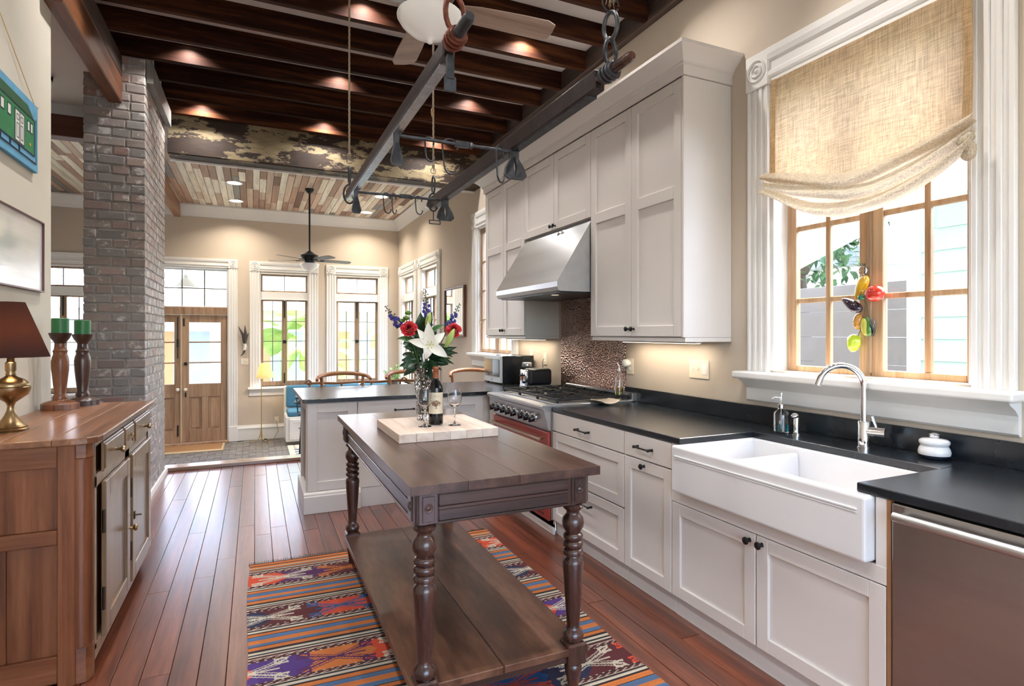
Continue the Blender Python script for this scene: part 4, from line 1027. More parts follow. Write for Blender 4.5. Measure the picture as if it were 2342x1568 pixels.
for k_ in range(16):
    a = rr.random()*6.28; e = Vector((vx+rr.uniform(.07, .2)*math.cos(a), vy+.12*math.sin(a), VT+rr.uniform(.05, .3))); pts = curve3((vx, vy, VT), (vx+.03*math.cos(a), vy, VT+.1), e, 8); s2.tube(pts, .0009, 4)
    for q in pts[3:]:
        for j in range(3):
            d = Vector((rr.uniform(-1,1), rr.uniform(-1,1), rr.uniform(-.4,1))); petal(m if k_ % 3 else w_, Vector(q), d, (0,0,1), rr.uniform(.010, .018), .0035, .4, 1, 2)
part(sp, 'twig', s2, STEMG); part(sp, 'tiny_leaves', m, LEAFM, fixn=False)['kind'] = 'stuff'; part(sp, 'florets', w_, M('floret_white', srgb(220,224,205), .6), fixn=False)['kind'] = 'stuff'
# ================================================================= SIDEBOARD AND LEFT WALL
SX0, SX1, SY0, SY1 = XL+.006, -.622, 2.885, 4.26
sb = thing('sideboard', 'antique brown wooden sideboard with two doors and three drawers', 'sideboard', (-.87, 3.6, 0))
def top_poly(o): return [(SX0, SY0-o), (SX1-.05, SY0-o), (SX1+o-.012, SY0+.03-o*.2), (SX1+o, SY0+.06), (SX1+o, SY1+o), (SX0, SY1+o)]
for a, b in ((0, .36), (.36, .7), (.7, 1)):
    pts = top_poly(.03); xa = SX0+(SX1+.03-SX0)*a; xb = SX0+(SX1+.03-SX0)*b-.0006
    m = MB()
    if b < 1: m.box(xa, xb, SY0-.03, SY1+.03, .992, 1.02)
    else: m.prism([(xa, SY0-.03), (SX1-.06, SY0-.03), (SX1-.01, SY0-.02), (SX1+.02, SY0+.015), (SX1+.03, SY0+.06), (SX1+.03, SY1+.03), (xa, SY1+.03)], 'xy', .992, 1.02)
    part(sb, 'top_board', m, OAKDY, bevel=.005, seg=2)
m = MB(); m.box(SX0+.01, SX1-.02, SY0+.03, SY1-.02, .11, .99); part(sb, 'carcass', m, OAKD)
# near side: frame and plank panels
m = MB(); m.box(SX0, SX0+.055, SY0, SY0+.04, .0, .99); part(sb, 'stile', m, OAKD, bevel=.003)
m = MB(); m.box(SX1-.115, SX1-.055, SY0, SY0+.04, .0, .99); part(sb, 'stile', m, OAKD, bevel=.003)
for za, zb in ((.90, .99), (.585, .645), (.02, .13)):
    m = MB(); m.box(SX0+.055, SX1-.115, SY0+.003, SY0+.04, za, zb); part(sb, 'side_rail', m, OAKDX, bevel=.003)
for za, zb, cuts in ((.645, .90, (SX0+.055, -.93, SX1-.115)), (.13, .585, (SX0+.055, -.905, SX1-.115))):
    for a, b in zip(cuts, cuts[1:]):
        m = MB(); m.box(a+.0008, b-.0008, SY0+.018, SY0+.035, za, zb); part(sb, 'side_panel', m, OAKD, bevel=.002)
# rounded corner post
m = MB(); m.tube([(SX1-.045, SY0+.045, .15), (SX1-.045, SY0+.045, .93)], .044, 20); part(sb, 'corner_post', m, OAKD, smooth=40)
m = MB(); m.prism([(SX1-.055, SY0+.001), (SX1-.02, SY0+.008), (SX1-.002, SY0+.03), (SX1, SY0+.06), (SX1-.055, SY0+.06)], 'xy', .93, .991); part(sb, 'post_block', m, OAKDX, bevel=.003)
m = MB(); m.prism([(SX1-.055, SY0+.001), (SX1-.02, SY0+.008), (SX1-.002, SY0+.03), (SX1, SY0+.06), (SX1-.055, SY0+.06)], 'xy', .0, .15); part(sb, 'post_foot', m, OAKDX, bevel=.003)
# front frame
sf = lambda u, d, z: (SX1+d, u, z)
m = MB()
for a, b, c_, d_ in ((SY0+.06, SY1, .965, .991), (SY0+.06, SY1, .79, .845), (SY0+.06, SY1, .06, .125)): mbox(m, sf, a, b, -.02, 0, c_, d_)
for a, b in ((SY0+.06, SY0+.09), (3.56, 3.67), (SY1-.05, SY1)): mbox(m, sf, a, b, -.02, 0, .1, .84)
for a, b in ((3.44, 3.485), (3.705, 3.75), (SY0+.06, SY0+.075), (SY1-.035, SY1)): mbox(m, sf, a, b, -.02, 0, .84, .97)
part(sb, 'front_frame', m, OAKF, bevel=.002)
BRASS = M('aged_brass', (.36,.25,.13), .3, 1, var=.15, scale=20)
def sknob(parent, u, z, s=1.0):
    m = MB(); m.lathe([(.013*s, 0), (.013*s, .003), (.006*s, .006), (.006*s, .022), (.012*s, .027), (.016*s, .034), (.013*s, .042), (0, .045)], (SX1+.014, u, z), 14, 'x'); return part(parent, 'knob', m, BRASS, smooth=50)
for a, b in ((3.045, 3.455), (3.478, 3.715), (3.742, 4.235)):
    m = MB(); mbox(m, sf, a, b, 0, .012, .84, .968); mbox(m, sf, a+.01, b-.01, .01, .018, .85, .958); d = part(sb, 'drawer', m, OAKF, bevel=.003)
    if b-a > .3: sknob(d, (a+b)/2, .9)
    else:
        m = MB(); m.tube([(SX1+.03, (a+b)/2+.018*math.cos(t*.628), .9+.018*math.sin(t*.628)) for t in range(10)], .0035, 6, True); m.rod((SX1+.016, (a+b)/2, .915), (SX1+.034, (a+b)/2, .915), .006, None, 8); part(d, 'ring_pull', m, BRASS, smooth=60)
for a, b, ku in ((3.05, 3.585, 3.56), (3.655, 4.235, 3.69)):
    m = MB()
    for p in ((a, a+.075, .11, .795), (b-.075, b, .11, .795)): mbox(m, sf, p[0], p[1], 0, .02, p[2], p[3])
    mbox(m, sf, a+.075, b-.075, 0, .02, .11, .19); mbox(m, sf, a+.075, b-.075, 0, .02, .715, .795)
    mbox(m, sf, a+.07, b-.07, 0, .008, .185, .72); d = part(sb, 'door', m, OAKF, bevel=.004)
    if a < 3.3: sknob(d, ku, .43, 1.2)
    for z in (.28, .62):
        m = MB(); m.rod((SX1+.012, a-.008, z-.05), (SX1+.012, a-.008, z+.05), .006, None, 8); part(d, 'hinge', m, M('dark_hinge', (.06,.045,.03), .4, 1), smooth=40)
    m = MB()
    if a > 3.3: m.rod((SX1+.02, 3.69, .46), (SX1+.055, 3.69, .46), .004, None, 6); m.box(SX1+.02, SX1+.026, 3.68, 3.7, .44, .48); part(d, 'key', m, M('dark_key', (.06,.045,.03), .4, 1), smooth=40)
for x in (SX0+.04, SX1-.05):
    for y in (SY0+.05, SY1-.06):
        m = MB(); m.lathe([(.022, 0), (.03, .03), (.034, .06), (.026, .11)], (x, y, 0), 14); part(sb, 'foot', m, OAKD, smooth=50)

# ---- table lamp
lx, ly, lz = -.985, 3.21, 1.0205
tl = thing('table_lamp', 'brass urn table lamp with a dark cone shade on the sideboard', 'lamp', (lx, ly, lz))
m = MB(); m.lathe([(.0, 0), (.062, 0), (.064, .008), (.058, .013), (.06, .02), (.05, .026), (.036, .045), (.022, .07), (.014, .092), (.012, .108), (.018, .125), (.04, .142), (.06, .158), (.069, .178), (.071, .192), (.067, .196), (.068, .201), (.064, .212), (.048, .226), (.026, .236), (.017, .244), (.019, .25), (.016, .258), (.02, .268), (.02, .3), (.014, .305), (.012, .335), (0, .336)], (lx, ly, lz), 28); part(tl, 'body', m, BRASS, smooth=50)
sh = MB(); n_ = 32
vs = []; 
for r_, z_ in ((.138, .325), (.05, .568), (.0485, .567), (.1365, .326)):
    vs += [(lx+r_*math.cos(2*math.pi*k/n_), ly+r_*math.sin(2*math.pi*k/n_), lz+z_) for k in range(n_)]
sh.add(vs, [(a*n_+k, a*n_+(k+1) % n_, ((a+1) % 4)*n_+(k+1) % n_, ((a+1) % 4)*n_+k) for a in range(4) for k in range(n_)])
shm, nt, bs, N, L = _new('lamp_shade_dark'); N.remove(bs)
d_ = N.new('ShaderNodeBsdfDiffuse'); d_.inputs[0].default_value = (.03,.028,.034,1); t2 = N.new('ShaderNodeBsdfTranslucent'); t2.inputs[0].default_value = (.5,.27,.12,1)
mx = N.new('ShaderNodeMixShader'); mx.inputs[0].default_value = .4; L.new(d_.outputs[0], mx.inputs[1]); L.new(t2.outputs[0], mx.inputs[2]); L.new(mx.outputs[0], N['Material Output'].inputs[0])
part(tl, 'shade', sh, shm, smooth=40)
m = MB(); m.ell((lx, ly, lz+.40), (.026, .026, .036), 12, 8); part(tl, 'bulb', m, EMIT('bulb_glow', (1,.72,.4), 12), smooth=60)
light('table_lamp_light', 'POINT', (lx, ly, lz+.40), 7, (1,.68,.38), tl, .03)

# ---- candlesticks with green candles
CWD = WOOD('candle_wood', (.05,.016,.008), (.15,.05,.02), (.26,.1,.04), 'z', .35, .2, 16, .12, .0); CWD2 = WOOD('candle_wood_dark', (.02,.009,.007), (.05,.022,.016), (.10,.045,.03), 'z', .3, .2, 16, .12, .0)
GRN = M('green_wax', srgb(44,110,62), .4, var=.08)
def candlestick(label, x, y, mat, h, rb):
    c = thing('candlestick', label, 'candlestick', (x, y, 1.0205), 'candlesticks on the sideboard'); z = 1.0205; s = h/.43
    m = MB(); oc = lambda a, zz: 1+.06*math.cos(8*a)
    m.lathe([(0, 0), (rb, 0), (rb, .03*s), (rb*.85, .04*s), (rb*.45, .05*s), (rb*.4, .055*s)], (x, y, z), 32, flute=oc); part(c, 'base', m, mat, smooth=30)
    m = MB(); m.lathe([(.034, .052), (.036, .065), (.03, .08), (.028, .09), (.034, .15), (.041, .22), (.042, .27), (.038, .295), (.034, .305), (.032, .315), (.036, .33), (.03, .335), (.027, .355), (.026, .375)], (x, y, z), 20); 
    m.v = [(a, b, z+(q-z)*s) for a, b, q in m.v]; part(c, 'column', m, mat, smooth=45)
    m = MB(); m.lathe([(.026, .37), (.03, .38), (.044, .40), (.052, .42), (.054, .43), (.046, .43), (.044, .424), (0, .424)], (x, y, z), 24); m.v = [(a, b, z+(q-z)*s) for a, b, q in m.v]; part(c, 'cup', m, CWD2, smooth=40)
    k = thing('pillar_candle', 'green pillar candle on the '+('taller reddish' if mat is CWD else 'darker')+' candlestick', 'candle', (x, y, z+.4245*s), 'green candles')
    m = MB(); m.lathe([(0, .425*s), (.041, .425*s), (.041, .425*s+.085), (.038, .425*s+.088), (0, .425*s+.084)], (x, y, z), 24); part(k, 'wax', m, GRN, smooth=40)
    m = MB(); m.rod((x, y, z+.425*s+.083), (x, y, z+.425*s+.094), .0012, None, 5); part(k, 'wick', m, BLACKM)
candlestick('reddish brown turned wooden candlestick nearer the lamp', -1.012, 4.02, CWD, .432, .086)
candlestick('dark brown turned wooden candlestick nearest the chimney', -.945, 4.185, CWD2, .425, .08)

# ---- pictures on the left wall
pf = lambda u, d, z: (XL-d, u, z)       # d negative = into the room
pn = thing('house_painting', 'blue edged wooden panel painted with a green house, hung on a string', 'painting', (XL, 3.55, 2.5))
BLU = M('paint_sky_blue', srgb(96,166,206), .6, var=.12, scale=14); GRE = M('paint_green', srgb(28,124,74), .6, var=.15, scale=14); DKB = M('paint_outline', srgb(24,40,62), .6); WHT = M('paint_white', srgb(226,228,224), .6); DGR = M('paint_dark_green', srgb(30,88,50), .6, var=.2, scale=16)
m = MB(); mbox(m, pf, 2.95, 3.965, -.022, 0, 2.333, 2.70); pan = part(pn, 'panel', m, BLU, bevel=.003)
m = MB(); mbox(m, pf, 2.99, 3.90, -.0245, -.0225, 2.415, 2.60); part(pan, 'green_wall', m, GRE)
m = MB(); m.add([pf(2.99, -.0247, 2.605), pf(3.9, -.0247, 2.605), pf(3.80, -.0247, 2.655), pf(3.08, -.0247, 2.655)], [(0,1,2,3)]); part(pan, 'green_roof', m, DGR)
m = MB()
for a, b, c_, d_ in ((2.99, 3.905, 2.6, 2.606), (2.99, 3.905, 2.41, 2.415), (3.9, 3.906, 2.41, 2.606), (2.97, 3.93, 2.375, 2.380)): mbox(m, pf, a, b, -.0262, -.022, c_, d_)
for u in (3.08, 3.2, 3.32, 3.44, 3.56, 3.68): mbox(m, pf, u, u+.012, -.0262, -.022, 2.38, 2.41)
mbox(m, pf, 3.93, 3.936, -.0232, -.022, 2.375, 2.62); mbox(m, pf, 3.62, 3.755, -.0252, -.0245, 2.418, 2.582)
part(pan, 'outline', m, DKB)
m = MB(); m.lathe([(0, 0), (.009, 0), (.009, .0025), (0, .0025)], pf(3.83, -.0248, 2.455), 10, 'x'); part(pan, 'yellow_dot', m, M('paint_yellow', srgb(222,180,60), .6))
m = MB()
for u in (3.45, 3.535, 3.80, 3.845):
    w_ = .022 if u > 3.7 else .032
    m = MB(); mbox(m, pf, u, u+w_, -.0258, -.0245, 2.525, 2.57); q_ = part(pan, 'painted_window', m, WHT)
    m = MB(); mbox(m, pf, u-.006, u+w_+.006, -.0252, -.0245, 2.517, 2.578); part(q_, 'window_outline', m, DKB)
m = MB(); mbox(m, pf, 3.63, 3.745, -.0256, -.0245, 2.425, 2.575); dr_ = part(pan, 'painted_door', m, WHT)
m = MB()
for u in (3.645, 3.70):
    for a, b in ((2.53, 2.56), (2.44, 2.515)):
        for e in ((u, u+.003, a, b), (u+.027, u+.03, a, b), (u, u+.03, a, a+.004), (u, u+.03, b-.004, b)): mbox(m, pf, e[0], e[1], -.0262, -.0256, e[2], e[3])
mbox(m, pf, 3.684, 3.69, -.0262, -.0256, 2.425, 2.575); part(dr_, 'door_lines', m, DKB)
m = MB(); m.tube([pf(3.95, -.014, 2.695), pf(3.46, -.005, 3.01), pf(2.97, -.014, 2.695)], .0018, 5); m.ell(pf(3.955, -.018, 2.695), (.006, .02, .006), 6, 5); m.rod(pf(3.955, -.02, 2.69), pf(3.995, -.02, 2.71), .0022, .001, 5); part(pn, 'string', m, M('twine_yellow', srgb(205,170,90), .8))
fp = thing('framed_picture', 'framed pale landscape picture with a thin dark red frame', 'picture', (XL, 3.5, 1.9))
m = MB()
for a, b, c_, d_ in ((2.9, 4.085, 1.683, 1.692), (2.9, 4.085, 2.072, 2.081), (4.076, 4.085, 1.683, 2.081), (2.9, 2.909, 1.683, 2.081)): mbox(m, pf, a, b, -.02, 0, c_, d_)
part(fp, 'frame', m, M('frame_maroon', srgb(86,30,32), .35), bevel=.001)
m = MB(); mbox(m, pf, 2.909, 4.076, -.010, -.002, 1.692, 2.072); part(fp, 'mat_board', m, M('mat_white', srgb(228,230,230), .25, coat=1.0))
m = MB(); mbox(m, pf, 2.96, 4.03, -.0108, -.0098, 1.74, 2.03); gm_, nt, bs, N, L = _new('pale_landscape'); v = _coord(nt, (1,.3,3), False); L.new(_ramp(nt, _noise(nt, v, 2.2, 5), [(.3, srgb(196,212,206)), (.5, srgb(226,230,228)), (.75, srgb(178,198,208))]), bs.inputs['Base Color']); bs.inputs['Roughness'].default_value = .2; bs.inputs['Coat Weight'].default_value = 1; part(fp, 'print', m, gm_)
# ================================================================= POT RACK
RZ = 2.39; RX1, RX2 = .582, 1.166
IRON = M('rack_iron', (.07,.075,.085), .38, .75, var=.35, scale=30, bump=.15, bscale=90); RUST = M('rack_rust', (.16,.05,.03), .5, .6, var=.4, scale=40); IROND = M('rack_wood_iron', (.045,.034,.034), .4, .45, var=.3, scale=20, bump=.2, bscale=80)
SILV = M('rack_worn_edge', (.5,.51,.53), .25, .9, var=.25, scale=40)
pr = thing('pot_rack', 'hanging pot rack made from an old wooden wagon shaft with iron fittings', 'pot rack', (.87, 2.9, RZ))
for X_, nm in ((RX1, 0), (RX2, 1)):
    m = MB(); hw, hh = (.021, .03) if nm == 0 else (.024, .038)
    m.box(X_-hw, X_+hw, 1.80, 4.0, RZ-hh, RZ+hh); m.prism([(4.0, RZ-hh), (4.09, RZ-hh*.4), (4.09, RZ+hh*.5), (4.0, RZ+hh)], 'yz', X_-hw*.8, X_+hw*.8)
    sh_ = part(pr, 'shaft', m, IROND, bevel=.006)
    m = MB(); m.box(X_-hw*.7, X_+hw+.003, 1.86, 4.0, RZ-hh-.005, RZ-hh*.72); part(sh_, 'iron_strap', m, SILV if nm == 0 else IRON, bevel=.0015)
    m = MB(); m.rod((X_, 4.08, RZ), (X_, 4.13, RZ), .016, .015, 12); part(sh_, 'end_pin', m, SILV, smooth=50)
    m = MB(); m.tube([(X_, 1.60, RZ+.004), (X_, 1.615, RZ+.002), (X_, 1.80, RZ)], [.014, .0185, .0195], 14); part(pr, 'handle_pin', m, TABLEWZ if nm else IRON, smooth=50)
    m = MB(); m.lathe([(.026, 0), (.028, .004), (.028, .075), (.026, .08)], (X_, 1.70, RZ), 18, 'y')
    for k in range(3): m.tube([(X_+.0295*math.cos(a*.449), 1.715+k*.022+.004*math.sin(a*.449), RZ+.0295*math.sin(a*.449)) for a in range(14)], .0055, 6, True)
    part(pr, 'collar', m, RUST if nm == 0 else IRON, smooth=50)
# cross rods with turnbuckles
for y_ in (2.57, 3.70):
    m = MB(); m.rod((RX1, y_, RZ-.045), (RX2, y_, RZ-.045), .0085, None, 10); cr_ = part(pr, 'cross_rod', m, IRON, smooth=50)
    m = MB(); m.box(.86, .93, y_-.014, y_+.014, RZ-.058, RZ-.032); m.lathe([(.013, 0), (.016, .01), (.013, .02)], (.93, y_, RZ-.045), 10, 'x'); part(cr_, 'turnbuckle', m, IRON, bevel=.003)
    for X_ in (RX1, RX2):                          # flared iron hook plates
        m = MB(); s_ = 1 if X_ > .8 else 1; z0_ = RZ-.03
        for dx in ((.0,) if X_ < .8 else (-.026, .026)):
            pts = [(X_+dx*.4, y_, z0_), (X_+dx*.5, y_, z0_-.05), (X_+dx*1.1, y_-.006, z0_-.095), (X_+dx*1.2, y_-.014, z0_-.135), (X_+dx*.7, y_-.016, z0_-.155)]
            ws = [.014, .012, .022, .03, .022]; vs = []
            for (px, py, pz), w_ in zip(pts, ws): vs += [(px-w_, py-.009, pz), (px+w_, py-.009, pz), (px+w_, py+.009, pz), (px-w_, py+.009, pz)]
            m.add(vs, [(0,1,2,3), (16,17,18,19)] + [(a*4+b, a*4+(b+1) % 4, a*4+4+(b+1) % 4, a*4+4+b) for a in range(4) for b in range(4)])
        part(pr, 'iron_stirrup', m, IRON, bevel=.003, seg=2)
def shook(label, x, y, z, s, ry=0.0):
    m = MB(); pts = [(x+s*.25*math.cos(t*.42)*math.cos(ry), y+s*.25*math.cos(t*.42)*math.sin(ry), z-s*.10+s*.22*math.sin(t*.42)) for t in range(-1, 8)]
    pts += [(x-s*.2*math.cos(ry), y-s*.2*math.sin(ry), z-s*.55)]
    pts += [(x+s*(.06-.24*math.cos(t*.45))*math.cos(ry), y+s*(.06-.24*math.cos(t*.45))*math.sin(ry), z-s*.72-s*.26*math.sin(t*.45)) for t in range(0, 8)]
    m.tube(pts, .0042, 6); return solo('s_hook', m, IRON, label, 'hook', 'pot hooks on the rack', smooth=60)
hk = RZ-.045
for k, (x, y, s, ry) in enumerate(((.735, 2.57, .10, .3), (.835, 2.57, .15, -.1), (1.09, 2.57, .16, .7), (.775, 3.70, .12, .5), (.822, 3.70, .12, .9), (.985, 3.70, .11, .4))):
    shook(('small wire hook on the nearer rack rod left of the turnbuckle', 'large open wire hook at the middle of the nearer rack rod', 'long rusty wire hook at the right end of the nearer rack rod', 'left of the paired wire hooks on the farther rack rod', 'right of the paired wire hooks on the farther rack rod', 'single wire hook on the farther rack rod beside the stirrup')[k], x, y, hk, s, ry)
def chain(root, x, y, z0, n, L, r, mat, nm='chain_link', ang=.3):
    for k in range(n):
        m = MB(); zc = z0+L*.5+k*(L-2.4*r); a = ang+(math.pi/2 if k % 2 else 0); c_, s_ = math.cos(a), math.sin(a)
        pts = []
        for t in range(16):
            th = 2*math.pi*t/16; q = L*.27*math.cos(th); zz = (L*.5-r)*math.sin(th); pts.append((x+q*c_, y+q*s_, zc+zz))
        m.tube(pts, r, 8, True); part(root, nm, m, mat, smooth=60)
rope = M('hemp_rope', srgb(176,160,138), .9, var=.25, scale=120, bump=.6, bscale=300)
def rope_obj(label, x0, y0, z0, x1, y1, z1, r):
    t_ = thing('hanging_rope', label, 'rope', (x0, y0, z0), 'ropes holding the pot rack')
    for ph in (0, 2.09, 4.18):
        m = MB(); n = 90; m.tube([(x0+(x1-x0)*k/n+r*.6*math.cos(ph+k*.8), y0+(y1-y0)*k/n+r*.6*math.sin(ph+k*.8), z0+(z1-z0)*k/n) for k in range(n+1)], r*.62, 5); part(t_, 'strand', m, rope, smooth=60)
    m = MB(); m.ell((x0, y0, z0+.012), (r*2.0, r*2.0, r*3.2), 10, 8)
    rr = random.Random(int(x0*1000))
    for k in range(14): a = rr.random()*6.28; m.tube([(x0, y0, z0+.01), (x0+.012*math.cos(a), y0+.012*math.sin(a), z0-rr.random()*.03), (x0+.018*math.cos(a), y0+.016*math.sin(a), z0-.02-rr.random()*.03)], .0007, 4)
    part(t_, 'knot', m, rope, smooth=60)
# near left: rusty chain ; near right: two links and rope ; far pair: ropes
hc_ = thing('rack_chain', 'rusty red iron chain holding the near end of the rack', 'chain', (RX1, 1.74, RZ))
chain(hc_, RX1, 1.74, RZ+.012, 14, .135, .009, RUST)
hc2 = thing('rack_chain', 'two dark iron links under a rope at the right of the rack', 'chain', (RX2, 1.73, RZ)); chain(hc2, RX2, 1.73, RZ+.012, 2, .115, .008, IRON)
m = MB(); m.tube([(RX2+.035*math.cos(t*.42), 1.73, RZ+.245+.03*math.sin(t*.42)) for t in range(0, 15)], .0035, 6); part(hc2, 'wire_ring', m, IRON, smooth=60)
rope_obj('thick frayed rope above the near right links', RX2, 1.73, RZ+.28, RX2, 1.73, CEIL_Z-.01, .0085)
for X_, lb in ((RX1-.002, 'thin rope holding the far left end of the rack'), (RX2, 'thin rope holding the far right end of the rack')):
    q = thing('rack_chain', 'small iron loop at the '+('left' if X_ < .8 else 'right')+' far end of the rack', 'chain', (X_, 3.97, RZ)); chain(q, X_, 3.97, RZ-.07, 2, .14, .0065, IRON, ang=.0)
    if X_ > .8:
        m = MB(); m.rod((X_, 3.97, RZ-.06), (X_, 3.97, RZ-.13), .004, None, 6); m.bar((X_-.03, 3.97, RZ-.13), (X_+.05, 3.97, RZ-.13), .006, .006); m.bar((X_-.03, 3.97, RZ-.155), (X_+.05, 3.97, RZ-.155), .006, .006); m.rod((X_-.03, 3.97, RZ-.13), (X_-.03, 3.97, RZ-.155), .004); m.rod((X_+.05, 3.97, RZ-.13), (X_+.05, 3.97, RZ-.155), .004); part(q, 'buckle', m, IRON)
    m = MB(); m.tube([(X_+.02*math.cos(t*.5), 3.97, RZ+.225+.02*math.sin(t*.5)) for t in range(0, 13)], .0018, 5); part(q, 'wire_loop', m, IRON)
    rope_obj(lb, X_, 3.97, RZ+.25, X_, 3.97, CEIL_Z-.01, .006)
m = MB(); m.box(-.012+RX1, .012+RX1, 1.78, 1.80, RZ-.11, RZ-.03); m.box(-.02+RX1, .02+RX1, 1.785, 1.795, RZ-.15, RZ-.1); part(pr, 'buckle_plate', m, IRON, bevel=.002)

# ================================================================= CEILING FANS
def fan(label, cx, cy, ztop, zmot, nblade, L, ang0, bladem, bodym, r_b, big):
    f_ = thing('ceiling_fan', label, 'ceiling fan', (cx, cy, zmot)); s = big
    m = MB(); m.rod((cx, cy, zmot+.12*s), (cx, cy, ztop-.02), .014, None, 12); part(f_, 'downrod', m, bodym, smooth=50)
    m = MB(); m.lathe([(.02, -.075), (.05, -.05), (.07, -.012), (.07, 0)], (cx, cy, ztop), 22); part(f_, 'canopy', m, bodym, smooth=50)
    m = MB(); m.lathe([(.0, -.075*s), (.075*s, -.075*s), (.085*s, -.05*s), (.085*s, -.02*s), (.11*s, -.015*s), (.145*s, .045*s), (.145*s, .06*s), (.09*s, .085*s), (.03, .13*s), (.022, .16*s)], (cx, cy, zmot), 28); part(f_, 'motor', m, bodym, smooth=40)
    m = MB(); m.lathe([(.0, -.235*s), (.012*s, -.232*s), (.016*s, -.215*s), (.035*s, -.205*s), (r_b*.6, -.175*s), (r_b*.88, -.13*s), (r_b, -.095*s), (r_b, -.08*s), (.06*s, -.076*s)], (cx, cy, zmot), 30); part(f_, 'light_bowl', m, M('milk_glass', srgb(240,238,234), .3, var=0, emit=(1,.98,.96), estr=.1), smooth=60)
    for k in range(nblade):
        a = ang0+2*math.pi*k/nblade; mt = Matrix.Rotation(a, 3, 'Z') @ Matrix.Rotation(R(-11), 3, 'X'); m = MB()
        out = [(.17*s, -.05), (.28*s, -.068), (L*.7, -.08), (L*.93, -.082), (L, -.06), (L*1.01, 0), (L, .06), (L*.93, .082), (L*.7, .08), (.28*s, .068), (.17*s, .05)]
        m.prism([(x, y*(1 if big >= 1 else .85)) for x, y in out], 'xy', -.004, .004); m.v = [tuple(mt @ Vector(v_)+Vector((cx, cy, zmot-.02))) for v_ in m.v]
        b = part(f_, 'blade', m, bladem, bevel=.002)
        m = MB(); m.prism([(.08*s, -.016), (.2*s, -.03), (.24*s, -.012), (.24*s, .012), (.2*s, .03), (.08*s, .016)], 'xy', -.012, -.0045); m.v = [tuple(mt @ Vector(v_)+Vector((cx, cy, zmot-.02))) for v_ in m.v]; part(b, 'blade_iron', m, bodym)
    return f_
PICK = WOOD('pickled_blade', srgb(140,118,104), srgb(164,142,128), srgb(182,162,148), 'x', .5, 0, 14, .05, .05)
kf = fan('ceiling fan with pale wood blades and white bowl light over the work table', .882, 3.07, CEIL_Z, 3.285, 4, .745, R(-2), PICK, M('fan_pewter', (.16,.17,.18), .35, .8), .18, 1.0)
m = MB(); m.tube([(.895, 3.07, 3.05), (.895, 3.07, 2.70)], .0012, 5); part(kf, 'pull_chain', m, IRON)
m = MB(); m.lathe([(.003, .0), (.008, -.012), (.008, -.03), (.003, -.05)], (.895, 3.07, 2.70), 10); part(kf, 'pull_bob', m, M('bob_brass', (.4,.25,.12), .4, .8), smooth=50)
fan('black ceiling fan on a long rod in the front room', .80, 9.75, FCZ, 2.65, 5, .66, R(8), M('blade_grey', srgb(108,108,112), .4), M('fan_black', (.012,.016,.02), .3, .3), .15, .95)

# ================================================================= CEILING LIGHTS
def can(label, x, y, z, e, col, grp, size=.13):
    t_ = thing('recessed_light', label, 'ceiling light', (x, y, z), grp)
    m = MB(); m.lathe([(size*.5, -.001), (size*.62, -.006), (size*.62, 0), (size*.5, .0)], (x, y, z), 24); part(t_, 'trim_ring', m, TRIM, smooth=40)
    m = MB(); m.lathe([(0, -.003), (size*.49, -.003), (size*.49, -.0005), (0, -.0005)], (x, y, z), 24); part(t_, 'lens', m, EMIT('can_glow', (1,.9,.75), 6))
    light('recessed_lamp', 'AREA', (x, y, z-.012), e, col, t_, size*.8, (0,0,-1), R(130))
xn = {-.52: 'left', .74: 'middle', 2.05: 'right'}
for iy, y in enumerate((6.865, 5.5525, 4.24, 2.9275, 1.615, .3025, -1.01)):
    for x in (-.52, .74, 2.05):
        if (iy == 3 and x == .74): continue
        can('%s recessed light in the %s bay of joists from the painted beam' % (xn[x], ('first', 'fourth', 'seventh', 'tenth', 'thirteenth', 'sixteenth', 'nineteenth')[iy]), x, y, CEIL_Z, CAN_W, (1,.95,.9), 'recessed lights between the joists', .11)
for lb, x, y in (('recessed ceiling light nearest the beam, door side', -.294, 9.82), ('recessed ceiling light nearest the crown, door side', -.306, 11.14), ('recessed ceiling light nearer the beam, window side', 1.955, 9.78), ('recessed ceiling light near the far right corner', 1.95, 11.17), ('recessed ceiling light left of the chimney', -2.3, 8.2)):
    can(lb, x, y, FCZ, FRONT_W, (1,.88,.72), 'recessed lights in the plank ceiling', .2)
# round cable hole in one joist
m = MB(); m.lathe([(.022, 0), (.022, .004), (0, .004)], (.115, JY[5]-.0305, 3.80), 16, 'y'); 

# ================================================================= COUNTER ITEMS
# microwave
mw = thing('microwave', 'silver front microwave with black case on the corner counter', 'microwave', (2.45, 5.62, CT))
mx0, mx1, my0, my1, mz0, mz1 = 2.30, 2.69, 5.42, 5.90, .935, 1.215
WH = M('micro_silver', srgb(206,208,210), .3, .3); 
m = MB(); m.box(mx0+.03, mx1, my0, my1, mz0, mz1); part(mw, 'case', m, M('micro_black', (.012,.014,.017), .25, var=.1), bevel=.004)
m = MB(); m.prism([(mx0+.03, my0), (mx0+.01, my0+.01), (mx0, (my0+my1)/2-.08), (mx0, (my0+my1)/2+.08), (mx0+.01, my1-.01), (mx0+.03, my1)], 'xy', mz0, mz1); part(mw, 'front', m, WH, bevel=.004)
m = MB(); m.prism([(mx0+.012, my0+.03), (mx0+.003, my0+.04), (mx0-.004, (my0+my1)/2-.05), (mx0-.002, my1-.045), (mx0+.012, my1-.03)], 'xy', mz0+.06, mz1-.035); part(mw, 'window', m, M('micro_window', (.06,.09,.095), .08, var=0, coat=.6), bevel=.004)
m = MB(); m.rod((mx0-.003, (my0+my1)/2-.02, mz0+.028), (mx0+.002, (my0+my1)/2-.02, mz0+.028), .009, None, 14); part(mw, 'badge', m, M('badge_dark', (.1,.1,.1), .3))
m = MB()
